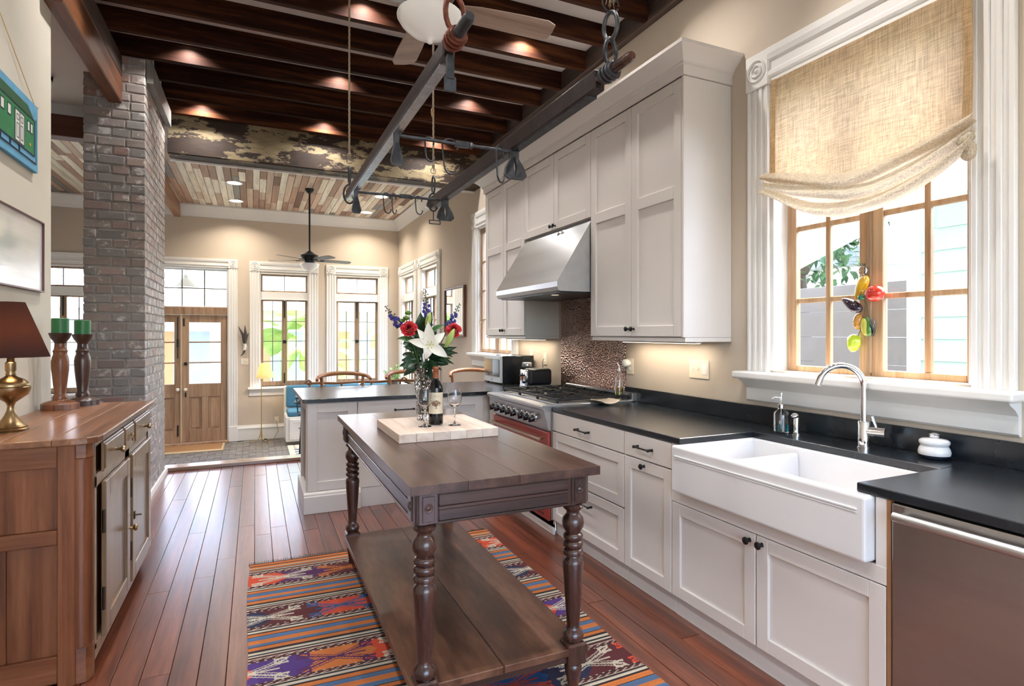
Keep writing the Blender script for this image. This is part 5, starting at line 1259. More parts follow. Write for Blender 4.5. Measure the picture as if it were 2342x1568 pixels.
for x in (mx0+.05, mx1-.05):
    for y in (my0+.04, my1-.04): m.rod((x, y, CT+.0003), (x, y, mz0), .012, None, 8)
part(mw, 'foot', m, BLACKM)
# toaster
tz = CT+.0004; to = thing('toaster', 'black and chrome two slice toaster beside the range', 'toaster', (2.5, 5.04, CT))
m = MB(); m.box(2.395, 2.65, 4.93, 5.09, tz+.025, tz+.185); part(to, 'body', m, M('toaster_black', (.012,.013,.016), .3, var=.1), bevel=.03, seg=4)
m = MB(); m.box(2.362, 2.40, 4.945, 5.075, tz+.01, tz+.175); part(to, 'end_panel', m, CHROME, bevel=.012, seg=2)
m = MB(); m.box(2.365, 2.655, 4.935, 5.085, tz, tz+.03); part(to, 'base', m, STEEL, bevel=.004)
m = MB(); m.box(2.42, 2.63, 4.965, 4.99, tz+.18, tz+.188); m.box(2.42, 2.63, 5.03, 5.055, tz+.18, tz+.188); part(to, 'slot', m, STEEL)
m = MB(); m.box(2.335, 2.362, 4.995, 5.025, tz+.115, tz+.13); m.rod((2.362, 4.965, tz+.06), (2.345, 4.965, tz+.06), .012, None, 12); m.box(2.358, 2.362, 5.005, 5.015, tz+.05, tz+.15); part(to, 'lever', m, BLACKM, bevel=.002)
# canister and kettle-like chrome jar behind toaster
cn = thing('chrome_jar', 'small chrome lidded jar between microwave and toaster', 'jar', (2.52, 5.24, CT))
m = MB(); m.lathe([(0, .0004), (.055, .0004), (.055, .18), (.05, .19)], (2.52, 5.24, CT), 22); part(cn, 'body', m, BLACKM, smooth=40)
m = MB(); m.lathe([(.05, .19), (.052, .195), (.052, .225), (.046, .235), (0, .238)], (2.52, 5.24, CT), 22); part(cn, 'lid', m, STEEL, smooth=40)
m = MB(); m.tube([(2.645, 5.0, CT+.02), (2.66, 5.1, CT+.03), (2.67, 5.17, CT+.1), (2.68, 5.2, CT+.24), (2.7, 5.21, CT+.27)], .003, 6); solo('power_cord', m, BLACKM, 'thin black cord from the wall outlet down behind the toaster', 'cord', smooth=60)
# spoon rest
m = MB(); m.grid(lambda u, v: (2.30+.155*u, 3.52+.36*v, CT+.006+.022*(abs(2*u-1)**2.5)+.012*math.sin(v*5)*(abs(2*u-1))+.014*abs(2*v-1)**3), 14, 18)
o = solo('spoon_rest', m, M('ceramic_beige', srgb(214,200,182), .35, var=.08, scale=20), 'wavy beige ceramic dish at the edge of the range', 'dish', smooth=70, fixn=False); sm = o.modifiers.new('t', 'SOLIDIFY'); sm.thickness = .006; sm.offset = -1
# oil bottle
ob = thing('oil_bottle', 'clear glass oil bottle half full of olive oil with pour spout', 'bottle', (2.60, 3.78, CT)); ox, oy = 2.60, 3.74
m = MB(); m.lathe([(0, .0006), (.031, .0006), (.0325, .006), (.0325, .165), (.026, .185), (.013, .2), (.0115, .235), (.0135, .238), (.0135, .246), (.0095, .246), (.0095, .2), (.0225, .183), (.0285, .163), (.0285, .006), (0, .0055)], (ox, oy, CT), 24); part(ob, 'glass', m, WG, smooth=50)
m = MB(); m.lathe([(0, .0058), (.0282, .0062), (.0282, .108), (0, .108)], (ox, oy, CT), 24); part(ob, 'oil', m, SOLIDGLASS('olive_oil', (.72,.62,.05), 0, 1.4), smooth=50)
m = MB(); m.lathe([(.009, .235), (.012, .248), (.008, .255)], (ox, oy, CT), 12); m.tube([(ox, oy, CT+.25), (ox, oy, CT+.28), (ox-.012, oy+.008, CT+.30)], [.005, .004, .0028], 8); part(ob, 'spout', m, STEEL, smooth=50)
# soap bottle
sx, sy = 2.575, 2.205; st_ = thing('soap_dispenser', 'clear glass pump bottle with blue soap beside the tap', 'soap dispenser', (sx, sy, CT))
m = MB(); m.lathe([(0, .0006), (.036, .0006), (.0385, .006), (.0385, .095), (.034, .108), (.02, .12), (.016, .126), (.016, .134), (.013, .134), (.013, .125), (.031, .105), (.0355, .094), (.0355, .007), (0, .006)], (sx, sy, CT), 26); part(st_, 'glass', m, WG, smooth=50)
m = MB(); m.lathe([(0, .0063), (.0352, .0072), (.0352, .048), (0, .048)], (sx, sy, CT), 24); part(st_, 'soap', m, SOLIDGLASS('blue_soap', (.06,.55,.72), .02, 1.35), smooth=50)
m = MB(); m.lathe([(.018, .13), (.018, .15), (.008, .156), (.005, .16), (.005, .2), (.010, .202), (.010, .212), (0, .214)], (sx, sy, CT), 16); m.tube([(sx, sy, CT+.185), (sx-.028, sy+.02, CT+.188), (sx-.038, sy+.028, CT+.178)], .0042, 8); m.rod((sx, sy, CT+.13), (sx, sy, CT+.02), .003, None, 6); part(st_, 'pump', m, CHROME, smooth=50)
# air switch / side spray
ax_, ay = 2.58, 2.115; m = MB(); m.lathe([(0, .0004), (.022, .0004), (.022, .006), (.014, .010), (.0135, .085), (.012, .09)], (ax_, ay, CT), 18); m.ell((ax_-.004, ay+.006, CT+.098), (.019, .019, .016), 12, 8)
solo('side_spray', m, CHROME, 'short chrome side spray between soap bottle and tap', 'tap spray', smooth=50)
# faucet
fx, fy = 2.585, 1.755; fa = thing('faucet', 'tall chrome gooseneck tap with side lever at the sink', 'faucet', (fx, fy, CT))
m = MB(); m.lathe([(0, .0004), (.03, .0004), (.03, .004), (.0255, .006), (.0255, .118), (.024, .121), (0, .121)], (fx, fy, CT), 26); part(fa, 'body', m, CHROME, smooth=40)
dv = Vector((-.86, .51, 0)); pts = [(fx, fy, CT+.11), (fx, fy, CT+.2), (fx, fy, CT+.285)]
pts += [tuple(Vector((fx, fy, CT+.285))+dv*(.1-.1*math.cos(t))+Vector((0, 0, .095*math.sin(t)))) for t in [math.pi*k/16 for k in range(1, 15)]]
e_ = Vector(pts[-1]); pts.append(tuple(e_+dv*.012+Vector((0,0,-.035))))
m = MB(); m.tube(pts, .0145, 16); part(fa, 'spout', m, CHROME, smooth=50)
dl = Vector((.35, -.94, 0)); c0 = Vector((fx, fy, CT+.075)); m = MB(); m.rod(c0, c0+dl*.085, .0225, None, 20); part(fa, 'valve', m, CHROME, smooth=40)
m = MB(); m.rod(c0+dl*.05+Vector((0,0,.02)), c0+dl*.04+Vector((-.012, 0, .075)), .006, .0075, 10); part(fa, 'lever', m, CHROME, smooth=40)
# sugar pot
px_, py_ = 2.625, 1.475; sp_ = thing('sugar_pot', 'small round white pot with dark foot and chrome knob', 'pot', (px_, py_, CT))
m = MB(); m.lathe([(0, .0004), (.045, .0004), (.054, .008), (.057, .018)], (px_, py_, CT), 28); part(sp_, 'foot', m, M('pot_navy', (.012,.016,.03), .2), smooth=40)
m = MB(); m.lathe([(.057, .018), (.059, .03), (.055, .045), (.049, .055), (.053, .062), (.056, .07), (.054, .076), (0, .078)], (px_, py_, CT), 28); part(sp_, 'body', m, PORC, smooth=40)
m = MB(); m.lathe([(.054, .0765), (.045, .083), (.015, .087), (.014, .09), (.018, .095), (.018, .102), (.008, .106), (0, .106)], (px_, py_, CT), 24); lid = part(sp_, 'lid', m, PORC, smooth=40)
m = MB(); m.lathe([(.012, .088), (.0185, .094), (.019, .102), (.009, .1075), (0, .1075)], (px_, py_, CT), 18); part(lid, 'knob', m, CHROME, smooth=50)

# ================================================================= ROMAN SHADE
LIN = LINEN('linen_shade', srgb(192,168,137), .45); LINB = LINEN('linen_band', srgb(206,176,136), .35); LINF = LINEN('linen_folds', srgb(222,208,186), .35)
sd_ = thing('roman_shade', 'loose tan linen roman shade gathered in soft folds over the sink window', 'window shade', (2.64, 1.86, 2.3))
ya_, yb_ = 1.352, 2.338; zt_ = 2.872
def zf(s):           # height where the flat part stops, s from right (0) to left (1)
    return 2.265 - .085*math.sin(math.pi*min(1, max(0, (s*.94+.03)))**.85) + .05*(1-s)*(1-s) + .055*s*s
def zl(s):
    return zf(s) - (.085 + .115*math.sin(math.pi*s**.8))
wob = lambda s, t: .012*math.sin(7*s+2*t)*t + .006*math.sin(17*s)*t*t
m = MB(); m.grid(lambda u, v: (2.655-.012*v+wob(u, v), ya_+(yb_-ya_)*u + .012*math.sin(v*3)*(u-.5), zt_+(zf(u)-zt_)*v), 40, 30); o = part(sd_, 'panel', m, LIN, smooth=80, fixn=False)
for a, b in ((0, .035), (.965, 1)):
    m = MB(); m.grid(lambda u, v: (2.653-.012*v+wob(a+(b-a)*u, v)-.002, ya_+(yb_-ya_)*(a+(b-a)*u)+ .012*math.sin(v*3)*((a+(b-a)*u)-.5), zt_+(zf(a+(b-a)*u)-zt_)*v), 3, 30); part(o, 'hem_band', m, LINB, smooth=80, fixn=False)
nf = 3
def fold(u, v):
    s = u; k = v*nf; i = min(nf-1, int(k)); t = k-i; spread = .35+.65*math.sin(math.pi*s**.85)
    z_top = zf(s)+.04; z_bot = zl(s); za = z_top+(z_bot-z_top)*(i/nf); zb = z_top+(z_bot-z_top)*((i+1)/nf)
    bulge = (.022+.05*spread)*math.sin(math.pi*t)
    wav = .010*math.sin(6*s+i*1.7)+.006*math.sin(13*s+i)
    ext = .03*(1 if s > .5 else -1)*abs(2*s-1)**6
    return (2.642-.016*i/nf-.012-bulge+wav, ya_+(yb_-ya_)*s+ext, za+(zb-za)*t - .022*spread*math.sin(math.pi*t)+.012*math.sin(9*s+i*2.1)*spread)
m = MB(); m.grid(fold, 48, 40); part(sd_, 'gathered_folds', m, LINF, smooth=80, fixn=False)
m = MB(); m.tube([(2.62+.012*math.sin(t*.9), ya_-.002+.006*math.cos(t*1.3), 2.16+.012*t) for t in range(9)], [.02, .026, .022, .028, .022, .026, .02, .024, .012], 10); part(sd_, 'side_gather', m, LINF, smooth=70)
m = MB(); m.box(2.66, 2.69, ya_, yb_, zt_-.02, zt_+.012); part(sd_, 'head_rail', m, TRIM)

# ================================================================= HANGING GLASS VEGETABLES
GY = lambda n, c: (lambda mt: mt)(SOLIDGLASS(n, c, .05, 1.3)) if False else M(n, c, .12, var=.12, scale=25, coat=.8)
ga = thing('vegetable_string', 'string of blown glass vegetables hanging at the sink window', 'ornament', (2.79, 1.87, 1.6))
def at(px, py, x=2.785):                     # helper to place along the pane
    return Vector((x, px, py))
def veg(nm, c, r, col, rot=(0,0,0), fn=None, mat=None):
    from mathutils import Euler
    m = MB(); m.ell(c, r, 16, 12, Euler(rot).to_matrix(), fn); return part(ga, nm, m, mat or GY('glass_'+nm, col), smooth=70)
veg('yellow_pepper', at(1.905, 1.68), (.022, .026, .065), srgb(226,178,26), (.45, 0, 0), lambda q: Vector((q.x*(1+.35*q.z), q.y*(1+.35*q.z), q.z)))
veg('tomato', at(1.822, 1.645, 2.765), (.04, .046, .04), srgb(206,52,30))
veg('aubergine', at(1.945, 1.595, 2.77), (.027, .027, .062), srgb(36,20,38), (-1.0, 0, 0), lambda q: Vector((q.x*(1-.3*q.z), q.y*(1-.3*q.z), q.z)))
veg('aubergine_cap', at(1.893, 1.63, 2.77), (.016, .018, .014), srgb(30,120,86))
veg('potato', at(1.92, 1.51), (.024, .024, .042), srgb(196,140,60), (.1, 0, 0))
veg('avocado', at(1.872, 1.485), (.02, .024, .052), srgb(70,120,40), (-.15, 0, 0), lambda q: Vector((q.x*(1-.3*q.z), q.y*(1-.3*q.z), q.z)))
veg('avocado_flesh', at(1.88, 1.483, 2.772), (.012, .018, .044), srgb(196,190,80), (-.15, 0, 0))
veg('pepper', at(1.945, 1.405), (.03, .034, .046), srgb(186,210,52), (.15, 0, 0), lambda q: Vector((q.x*(1+.12*math.cos(4*math.atan2(q.y, q.x))), q.y*(1+.12*math.cos(4*math.atan2(q.y, q.x))), q.z*(1-.1*q.z))))
veg('clear_bulb', at(1.895, 1.765), (.018, .022, .026), None, mat=WG)
veg('clear_bottle', at(1.852, 1.48, 2.79), (.016, .017, .045), None, mat=SOLIDGLASS('pale_blue_glass', (.75,.85,.92), .05))
m = MB(); m.tube([(2.79, 1.89, 1.80), (2.79, 1.892, 1.7), (2.79, 1.888, 1.6), (2.79, 1.9, 1.5), (2.79, 1.93, 1.42)], .0018, 5); m.tube([(2.79, 1.888, 1.62), (2.79, 1.865, 1.53)], .0015, 5)
for k in range(5): m.tube([(2.785, 1.89, 1.785), (2.78, 1.875+.012*k, 1.805-.004*abs(k-2))], .0016, 5)
part(ga, 'raffia', m, M('raffia', srgb(96,100,80), .8))
# ================================================================= STOOLS
def stool_proto():
    t_ = thing('counter_stool', 'curved back wooden counter stool left of the crystal vase', 'stool', (0, 0, 0), 'wooden counter stools behind the peninsula')
    # horseshoe back rail: open towards the counter (-Y)
    n = 18; pts = []; rs = []
    for k in range(n+1):
        a = math.pi*(k/n); x = .272*math.cos(a); y = .20*math.sin(a)-.07; z = .965+.055*math.sin(a)**.8; pts.append((x, y, z)); rs.append(.016+.008*math.sin(a))
    m = MB(); m.tube(pts, rs, 10); part(t_, 'back_rail', m, STOOLW, smooth=60)
    for sx_ in (-1, 1):
        m = MB(); m.tube([(sx_*.215, .055, .985), (sx_*.20, .05, .8), (sx_*.19, .07, .66)], [.017, .019, .02], 10); part(t_, 'back_post', m, STOOLW, smooth=60)
        for yy in (-.18, .14):
            m = MB(); m.tube([(sx_*.18, yy*.9, .64), (sx_*.215, yy*1.15, 0)], [.02, .014], 10); part(t_, 'leg', m, STOOLW, smooth=60)
        m = MB(); m.rod((sx_*.2, -.19, .25), (sx_*.2, .15, .25), .011); part(t_, 'stretcher', m, STOOLW, smooth=60)
    m = MB(); m.rod((-.2, -.19, .2), (.2, -.19, .2), .011); m.rod((-.2, .15, .2), (.2, .15, .2), .011); part(t_, 'foot_rest', m, STOOLW, smooth=60)
    m = MB(); m.prism([(-.22, -.2), (.22, -.2), (.21, .16), (-.21, .16)], 'xy', .63, .655); part(t_, 'seat', m, M('seat_cord', srgb(186,160,118), .9, bump=.4, bscale=200), bevel=.01, seg=2)
    return t_
s0 = stool_proto()
dup(s0, (1.565, 6.26, 0), 'curved back wooden counter stool half hidden behind the crystal vase')
dup(s0, (2.29, 6.26, 0), 'curved back wooden counter stool beside the microwave')
s0.location = (.852, 6.26, 0)

# ================================================================= FRONT ROOM
# wooden settee behind the peninsula: long back rail with scrolled ends
se = thing('wooden_settee', 'long low wooden settee rail showing just above the peninsula counter', 'settee', (1.6, 9.0, FZ))
m = MB(); m.tube([(.70+k*.085, 9.0, .70+.006*math.sin(k*.9)) for k in range(23)], .02, 8); part(se, 'back_rail', m, STOOLW, smooth=60)
m = MB()
for x in (.72, 2.16): m.tube([(x-.05+.1*t/8, 9.0, .712+.035*math.sin(math.pi*t/8)) for t in range(9)], .014, 8)
part(se, 'scroll', m, STOOLW, smooth=60)
for x in (.74, 1.2, 1.65, 2.1, 2.5):
    m = MB(); m.rod((x, 9.0, FZ), (x, 9.0, .697), .02, .016, 8); part(se, 'post', m, STOOLW, smooth=60)
m = MB(); m.box(.72, 2.5, 9.0, 9.45, FZ+.40, FZ+.44); part(se, 'seat', m, STOOLW, bevel=.006)
for x in (.76, 2.46):
    m = MB(); m.rod((x, 9.42, FZ), (x, 9.42, FZ+.40), .02, .02, 8); part(se, 'leg', m, STOOLW)
# banquette
bq = thing('bench_seat', 'white built in bench with drawer and blue cushions by the far window', 'bench', (1.2, 11.3, FZ))
m = MB(); m.box(.50, 2.6, 10.95, 11.72, FZ+.06, FZ+.50); part(bq, 'box', m, TRIM, bevel=.004)
m = MB(); m.box(.52, 2.6, 11.0, 11.72, FZ, FZ+.06); part(bq, 'toe_board', m, M('toe_grey', srgb(150,150,140), .6))
m = MB(); m.box(.50, 2.6, 11.62, 11.75, FZ+.5, FZ+1.0); part(bq, 'back', m, TRIM, bevel=.006)
g_ = PY(10.949); d = shaker(bq, 'drawer', g_, .56, 1.25, FZ+.10, FZ+.46, .06, mat=TRIM); pull(d, g_, .72, .88, FZ+.3)
d = shaker(bq, 'drawer', g_, 1.27, 1.95, FZ+.10, FZ+.46, .06, mat=TRIM); pull(d, g_, 1.52, 1.68, FZ+.3)
BLUC = M('cushion_blue', srgb(70,122,148), .8, var=.1, scale=40, bump=.15, bscale=200)
for k, (a, b) in enumerate(((.53, 1.2), (1.21, 1.88), (1.89, 2.56))):
    m = MB(); m.box(a, b, 10.97, 11.5, FZ+.502, FZ+.60); solo('seat_cushion', m, BLUC, ('blue seat cushion at the door end of the white bench', 'blue seat cushion in the middle of the white bench', 'blue seat cushion at the corner end of the white bench')[k], 'cushion', 'blue bench cushions', bevel=.035, seg=3)
    m = MB(); m.box(a, b, 11.505, 11.615, FZ+.605, FZ+1.02); solo('back_cushion', m, BLUC, ('upright blue cushion at the door end of the white bench', 'upright blue cushion in the middle of the white bench', 'upright blue cushion at the corner end of the white bench')[k], 'cushion', 'blue bench cushions', bevel=.04, seg=3)
# dark armchair partly hidden by the peninsula
dc = thing('dark_armchair', 'dark teal metal armchair just visible past the end of the peninsula', 'chair', (.86, 9.75, FZ)); DT = M('chair_teal', (.012,.03,.035), .35, .3)
for z, rr_ in ((FZ+.98, .26), (FZ+.9, .275)):
    m = MB(); m.tube([(.86+rr_*math.cos(R(a)), 9.75+rr_*math.sin(R(a)), z) for a in range(60, 301, 15)], [.022]*17, 10); part(dc, 'back_band', m, DT, smooth=60)
m = MB(); m.lathe([(0, .7), (.24, .7), (.25, .72), (.22, .75), (0, .75)], (.86, 9.75, FZ), 24); part(dc, 'seat', m, DT, smooth=40)
for a in (30, 150, 210, 330):
    m = MB(); m.tube([(.86+.19*math.cos(R(a)), 9.75+.19*math.sin(R(a)), FZ+.72), (.86+.24*math.cos(R(a)), 9.75+.24*math.sin(R(a)), FZ)], [.016, .012], 8); part(dc, 'leg', m, DT, smooth=60)
for a in (100, 180, 260):
    m = MB(); m.rod((.86+.26*math.cos(R(a)), 9.75+.26*math.sin(R(a)), FZ+.98), (.86+.235*math.cos(R(a)), 9.75+.235*math.sin(R(a)), FZ+.72), .009); part(dc, 'spindle', m, DT)
# floor lamp
flx, fly = .106, 11.50; fp_ = thing('floor_lamp', 'slim brass floor lamp with pleated cream shade before the window', 'lamp', (flx, fly, FZ)); BR2 = M('lamp_brass', (.62,.46,.22), .3, 1)
m = MB(); m.tube([(flx, fly, FZ+.06), (flx, fly, FZ+1.2)], .008, 8); part(fp_, 'pole', m, BR2, smooth=60)
for a in (60, 180, 300):
    m = MB(); m.tube([(flx, fly, FZ+.28), (flx+.015*math.cos(R(a)), fly+.015*math.sin(R(a)), FZ+.14), (flx+.06*math.cos(R(a)), fly+.06*math.sin(R(a)), FZ+.045), (flx+.16*math.cos(R(a)), fly+.16*math.sin(R(a)), FZ+.03), (flx+.2*math.cos(R(a)), fly+.2*math.sin(R(a)), FZ+.008)], .008, 8); part(fp_, 'foot', m, BR2, smooth=60)
m = MB(); m.tube([(flx, fly, FZ+1.18), (flx+.03, fly-.03, FZ+1.23), (flx+.045, fly-.06, FZ+1.25), (flx+.045, fly-.06, FZ+1.32)], .008, 8); m.ell((flx, fly, FZ+1.16), (.02, .02, .03), 10, 8); part(fp_, 'swing_arm', m, BR2, smooth=60)
cx_, cy_ = flx+.06, fly-.06; sh = MB(); n_ = 36; vs = []
for r_, z_ in ((.155, 1.19), (.088, 1.45), (.086, 1.449), (.153, 1.191)): vs += [(cx_+r_*(1+.012*(k % 2))*math.cos(2*math.pi*k/n_), cy_+r_*(1+.012*(k % 2))*math.sin(2*math.pi*k/n_), FZ+z_) for k in range(n_)]
sh.add(vs, [(a*n_+k, a*n_+(k+1) % n_, ((a+1) % 4)*n_+(k+1) % n_, ((a+1) % 4)*n_+k) for a in range(4) for k in range(n_)])
part(fp_, 'shade', sh, LINEN('lamp_shade_cream', srgb(240,218,180), .5)); m = MB(); m.ell((cx_, cy_, FZ+1.3), (.028,)*3, 10, 8); part(fp_, 'bulb', m, EMIT('floor_bulb', (1,.8,.55), 15), smooth=60)
light('floor_lamp_light', 'POINT', (cx_, cy_, FZ+1.3), 16, (1,.76,.48), fp_, .04)
m = MB(); m.tube([(flx+.02, fly, FZ+.02), (.25, 11.55, FZ+.01), (.33, 11.68, FZ+.02), (.40, 11.72, FZ+.15), (.37, 11.785, FZ+.34)], .004, 6); solo('lamp_cord', m, M('cord_brown', (.25,.16,.08), .6), 'thin brown lamp cord curling up to the wall outlet', 'cord', smooth=60)
# mats
mm = MB(); mm.box(-1.95, -.50, 10.92, 11.66, FZ+.0025, FZ+.014); dm = VCOL('doormat_weave', .95, .4)
def striped(name, mb_box, fnc, label, cat, nx, ny):
    x0, x1, y0, y1, z0, z1 = mb_box; vs = [(x0+(x1-x0)*i/nx, y0+(y1-y0)*j/ny, z1) for j in range(ny+1) for i in range(nx+1)]
    fs = [(j*(nx+1)+i, j*(nx+1)+i+1, (j+1)*(nx+1)+i+1, (j+1)*(nx+1)+i) for j in range(ny) for i in range(nx)]
    me = bpy.data.meshes.new(name); me.from_pydata(vs, [], fs); at_ = me.color_attributes.new('print', 'FLOAT_COLOR', 'CORNER')
    cc = np.ones((ny*nx, 4, 4), dtype=np.float32)
    for j in range(ny):
        for i in range(nx): cc[j*nx+i, :, :3] = fnc(i/nx, j/ny)
    at_.data.foreach_set('color', cc.ravel()); o = mkobj(name, me, dm); sm = o.modifiers.new('thick', 'SOLIDIFY'); sm.thickness = z1-z0; sm.offset = -1; return tag(o, label, cat)
tan1, tan2, tan3 = srgb(170,128,88), srgb(204,182,150), srgb(150,108,72)
striped('door_mat', (-1.95, -.50, 10.92, 11.66, FZ+.003, FZ+.012), lambda u, v: tan2 if (v < .16 or u > .95) else (tan1 if int(v*22) % 3 else tan3), 'tan striped woven mat in front of the pine doors', 'mat', 40, 44)
ivory, navy, gold = srgb(212,206,190), srgb(86,104,142), srgb(176,150,108)
def pers(u, v):
    w = math.sin(u*38)*math.sin(v*46)+.6*math.sin(u*17+v*9)*math.sin(v*21-u*5)
    if u < .04 or v < .03: return ivory
    return navy if w > .32 else (gold if w < -.75 else ivory)
striped('patterned_rug', (.52, 2.5, 9.35, 10.9, FZ+.003, FZ+.010), pers, 'ivory and blue patterned rug under the dining end', 'rug', 130, 100)
# plant by the window
pt_ = thing('potted_plant', 'leafy green split leaf plant in a grey pot near the far corner', 'plant', (2.38, 10.75, FZ+1.0)); 
m = MB(); m.lathe([(0, .0), (.1, .0), (.13, .2), (.135, .22), (.12, .22), (.115, .2), (0, .19)], (2.38, 10.75, FZ+.92), 20); part(pt_, 'pot', m, M('pot_grey', srgb(120,118,116), .6), smooth=40)
rr = random.Random(12); 
for k in range(14):
    a = rr.random()*6.28; el = rr.uniform(.2, 1.2); d = Vector((math.cos(a)*math.cos(el), math.sin(a)*math.cos(el), math.sin(el))); b = Vector((2.38, 10.75, FZ+1.12)); e = b+d*rr.uniform(.1, .26); mm_ = MB(); mm_.rod(b, e, .003, .002, 5)
    for j in range(9):
        dd = (d.cross(Vector((0,0,1))).normalized()*math.sin((j-4)*.42)+d*math.cos((j-4)*.42)); dd.z -= .25; petal(mm_, e, dd, (0,0,1), .12*(1-.06*abs(j-4)), .014, .5, 1, 4)
    part(pt_, 'frond', mm_, M('plant_green', srgb(86,136,58), .45, var=.3, scale=20), fixn=False)
ps = thing('plant_stand', 'tall dark stand carrying the split leaf plant', 'stand', (2.38, 10.75, FZ))
m = MB(); m.lathe([(0, .89), (.15, .89), (.15, .918), (0, .919)], (2.38, 10.75, FZ), 20); part(ps, 'top', m, TABLEWZ)
for a in (0, 120, 240):
    m = MB(); m.rod((2.38+.08*math.cos(R(a)), 10.75+.08*math.sin(R(a)), FZ+.89), (2.38+.13*math.cos(R(a)), 10.75+.13*math.sin(R(a)), FZ+.605), .012); part(ps, 'leg', m, TABLEWZ)
# mirror on side wall
mi = thing('wall_mirror', 'rectangular mirror in a narrow dark wood frame on the side wall', 'mirror', (XR, 8.08, 1.4))
m = MB()
for a, b, c_, d_ in ((7.62, 8.54, 1.405, 1.435), (7.62, 8.54, 2.105, 2.135), (7.62, 7.65, 1.435, 2.105), (8.51, 8.54, 1.435, 2.105)): m.box(XR-.045, XR-.001, a, b, c_, d_)
part(mi, 'frame', m, WOOD('mirror_frame', (.05,.02,.012), (.12,.05,.03), (.2,.09,.06), 'z', .4), bevel=.003)
m = MB(); m.box(XR-.025, XR-.002, 7.65, 8.51, 1.435, 2.105); part(mi, 'mirror_glass', m, M('mirror_silver', (.86,.87,.87), .02, 1, var=0))
# wall art feather/antler
an = thing('wall_horn', 'dark curved horn ornament on the wall between door and window', 'ornament', (-.2, YF, 1.05))
m = MB(); m.tube([(-.18, YF-.04, 1.28), (-.205, YF-.05, 1.42), (-.285, YF-.05, 1.58)], [.028, .024, .004], 8); m.tube([(-.18, YF-.04, 1.28), (-.165, YF-.05, 1.45), (-.175, YF-.05, 1.60)], [.03, .026, .004], 8); m.tube([(-.18, YF-.04, 1.26), (-.14, YF-.05, 1.4), (-.11, YF-.05, 1.45)], [.024, .02, .004], 8); part(an, 'horns', m, M('horn_dark', (.05,.04,.035), .5), smooth=60)
m = MB(); m.tube([(-.18, YF-.03, 1.27), (-.17, YF-.03, 1.2), (-.19, YF-.03, 1.13)], [.024, .03, .02], 8); part(an, 'mount', m, TRIM, smooth=60)
m = MB(); m.tube([(-.18, YF-.03, 1.14), (-.2, YF-.04, 1.08), (-.25, YF-.045, 1.02)], [.02, .014, .003], 8); part(an, 'tip', m, bpy.data.materials['horn_dark'], smooth=60)
# plates, switches
def plate(name, label, f, u, z, w, h, kind):
    t_ = thing(name, label, 'wall plate' if kind != 'out' else 'outlet', f(u, 0, z)); m = MB(); mbox(m, f, u-w/2, u+w/2, -.006, -.0005, z-h/2, z+h/2); part(t_, 'cover', m, M('plate_ivory', srgb(232,220,198), .4, var=0), bevel=.002)
    m = MB()
    if kind == 'sw':
        for du in (w*.28, .02*w): mbox(m, f, u+du-.005, u+du+.005, -.016, -.006, z-.004, z+.016)
        mbox(m, f, u-w*.42, u-w*.16, -.008, -.006, z-.034, z+.034); part(t_, 'toggle', m, TRIM, bevel=.001)
    else:
        mbox(m, f, u-.017, u+.017, -.009, -.006, z+.006, z+.034); mbox(m, f, u-.017, u+.017, -.009, -.006, z-.034, z-.006); part(t_, 'socket', m, TRIM, bevel=.003)
    return t_
plate('switch_plate', 'wide ivory wall plate with two toggles and an outlet beside the sink window', RW, 2.985, 1.21, .185, .125, 'sw')
q = plate('wall_outlet', 'ivory outlet with a white plug in light beside the copper panel', RW, 3.755, 1.19, .085, .125, 'out')
m = MB(); m.lathe([(.028, -.0095), (.032, -.03), (.03, -.05), (.015, -.058), (0, -.058)], (XR, 3.77, 1.215), 16, 'x'); part(q, 'plug_in_light', m, TRIM, smooth=40)
plate('wall_outlet', 'ivory outlet above the toaster with a black cord plugged in', RW, 5.21, 1.19, .08, .125, 'out')
plate('wall_outlet', 'ivory outlet on the wall behind the microwave', RW, 5.53, 1.245, .08, .06, 'out')
plate('switch_plate', 'white switch plate on the far wall beside the front door', FW, -.18, .925, .13, .12, 'sw')
plate('wall_outlet', 'outlet low on the far wall behind the floor lamp', FW, .37, -.20, .09, .13, 'out')

# ================================================================= OUTDOORS
gr = MB(); gr.box(-250, 250, -250, 250, -1.3, -1.2); g0 = struct('ground', gr, M('pale_paving', srgb(128,130,120), .95, var=.1, scale=2), 'ground outside the house')
FEN = M('fence_grey', srgb(104,105,106), .8, var=.08, scale=3)
fe = thing('board_fence', 'grey fence of wide horizontal boards outside the sink window', 'fence', (6.0, 4.5, -1.2))
for k in range(11):
    m = MB(); m.box(6.0, 6.03, 3.45, 8.5, -1.2+k*.29, -1.2+k*.29+.288); part(fe, 'board', m, FEN, bevel=.003)
for y in (3.6, 5.2, 6.8, 8.4):
    m = MB(); m.box(6.035, 6.12, y-.05, y+.05, -1.2, 2.0); part(fe, 'post', m, FEN)
SID = M('aqua_siding', srgb(150,182,181), .7, var=.03)
ho = thing('neighbour_house', 'pale aqua clapboard house with white roof edge outside the sink window', 'house', (6.5, 1.0, -1.2))
for k in range(20):
    m = MB(); z0 = -1.2+k*.2; ymax = 3.46 
    m.prism([(5.62, z0), (5.65, z0), (5.65, z0+.205), (5.642, z0+.205)], 'xz', -6.0, 3.30 if z0 < 2.3 else 3.30-(z0-2.3)*1.6); part(ho, 'clapboard', m, SID)
m = MB(); m.box(5.62, 5.70, 3.28, 3.40, -1.2, 2.35); part(ho, 'corner_board', m, TRIM)
m = MB(); m.prism([(4.9, 2.05), (-2.5, 4.75), (-2.5, 5.25), (4.9, 2.50)], 'yz', 5.1, 5.62); part(ho, 'fascia', m, TRIM)
m = MB(); m.box(5.655, 9.0, -6.0, 3.28, -1.2, 2.7); part(ho, 'wall_core', m, SID)
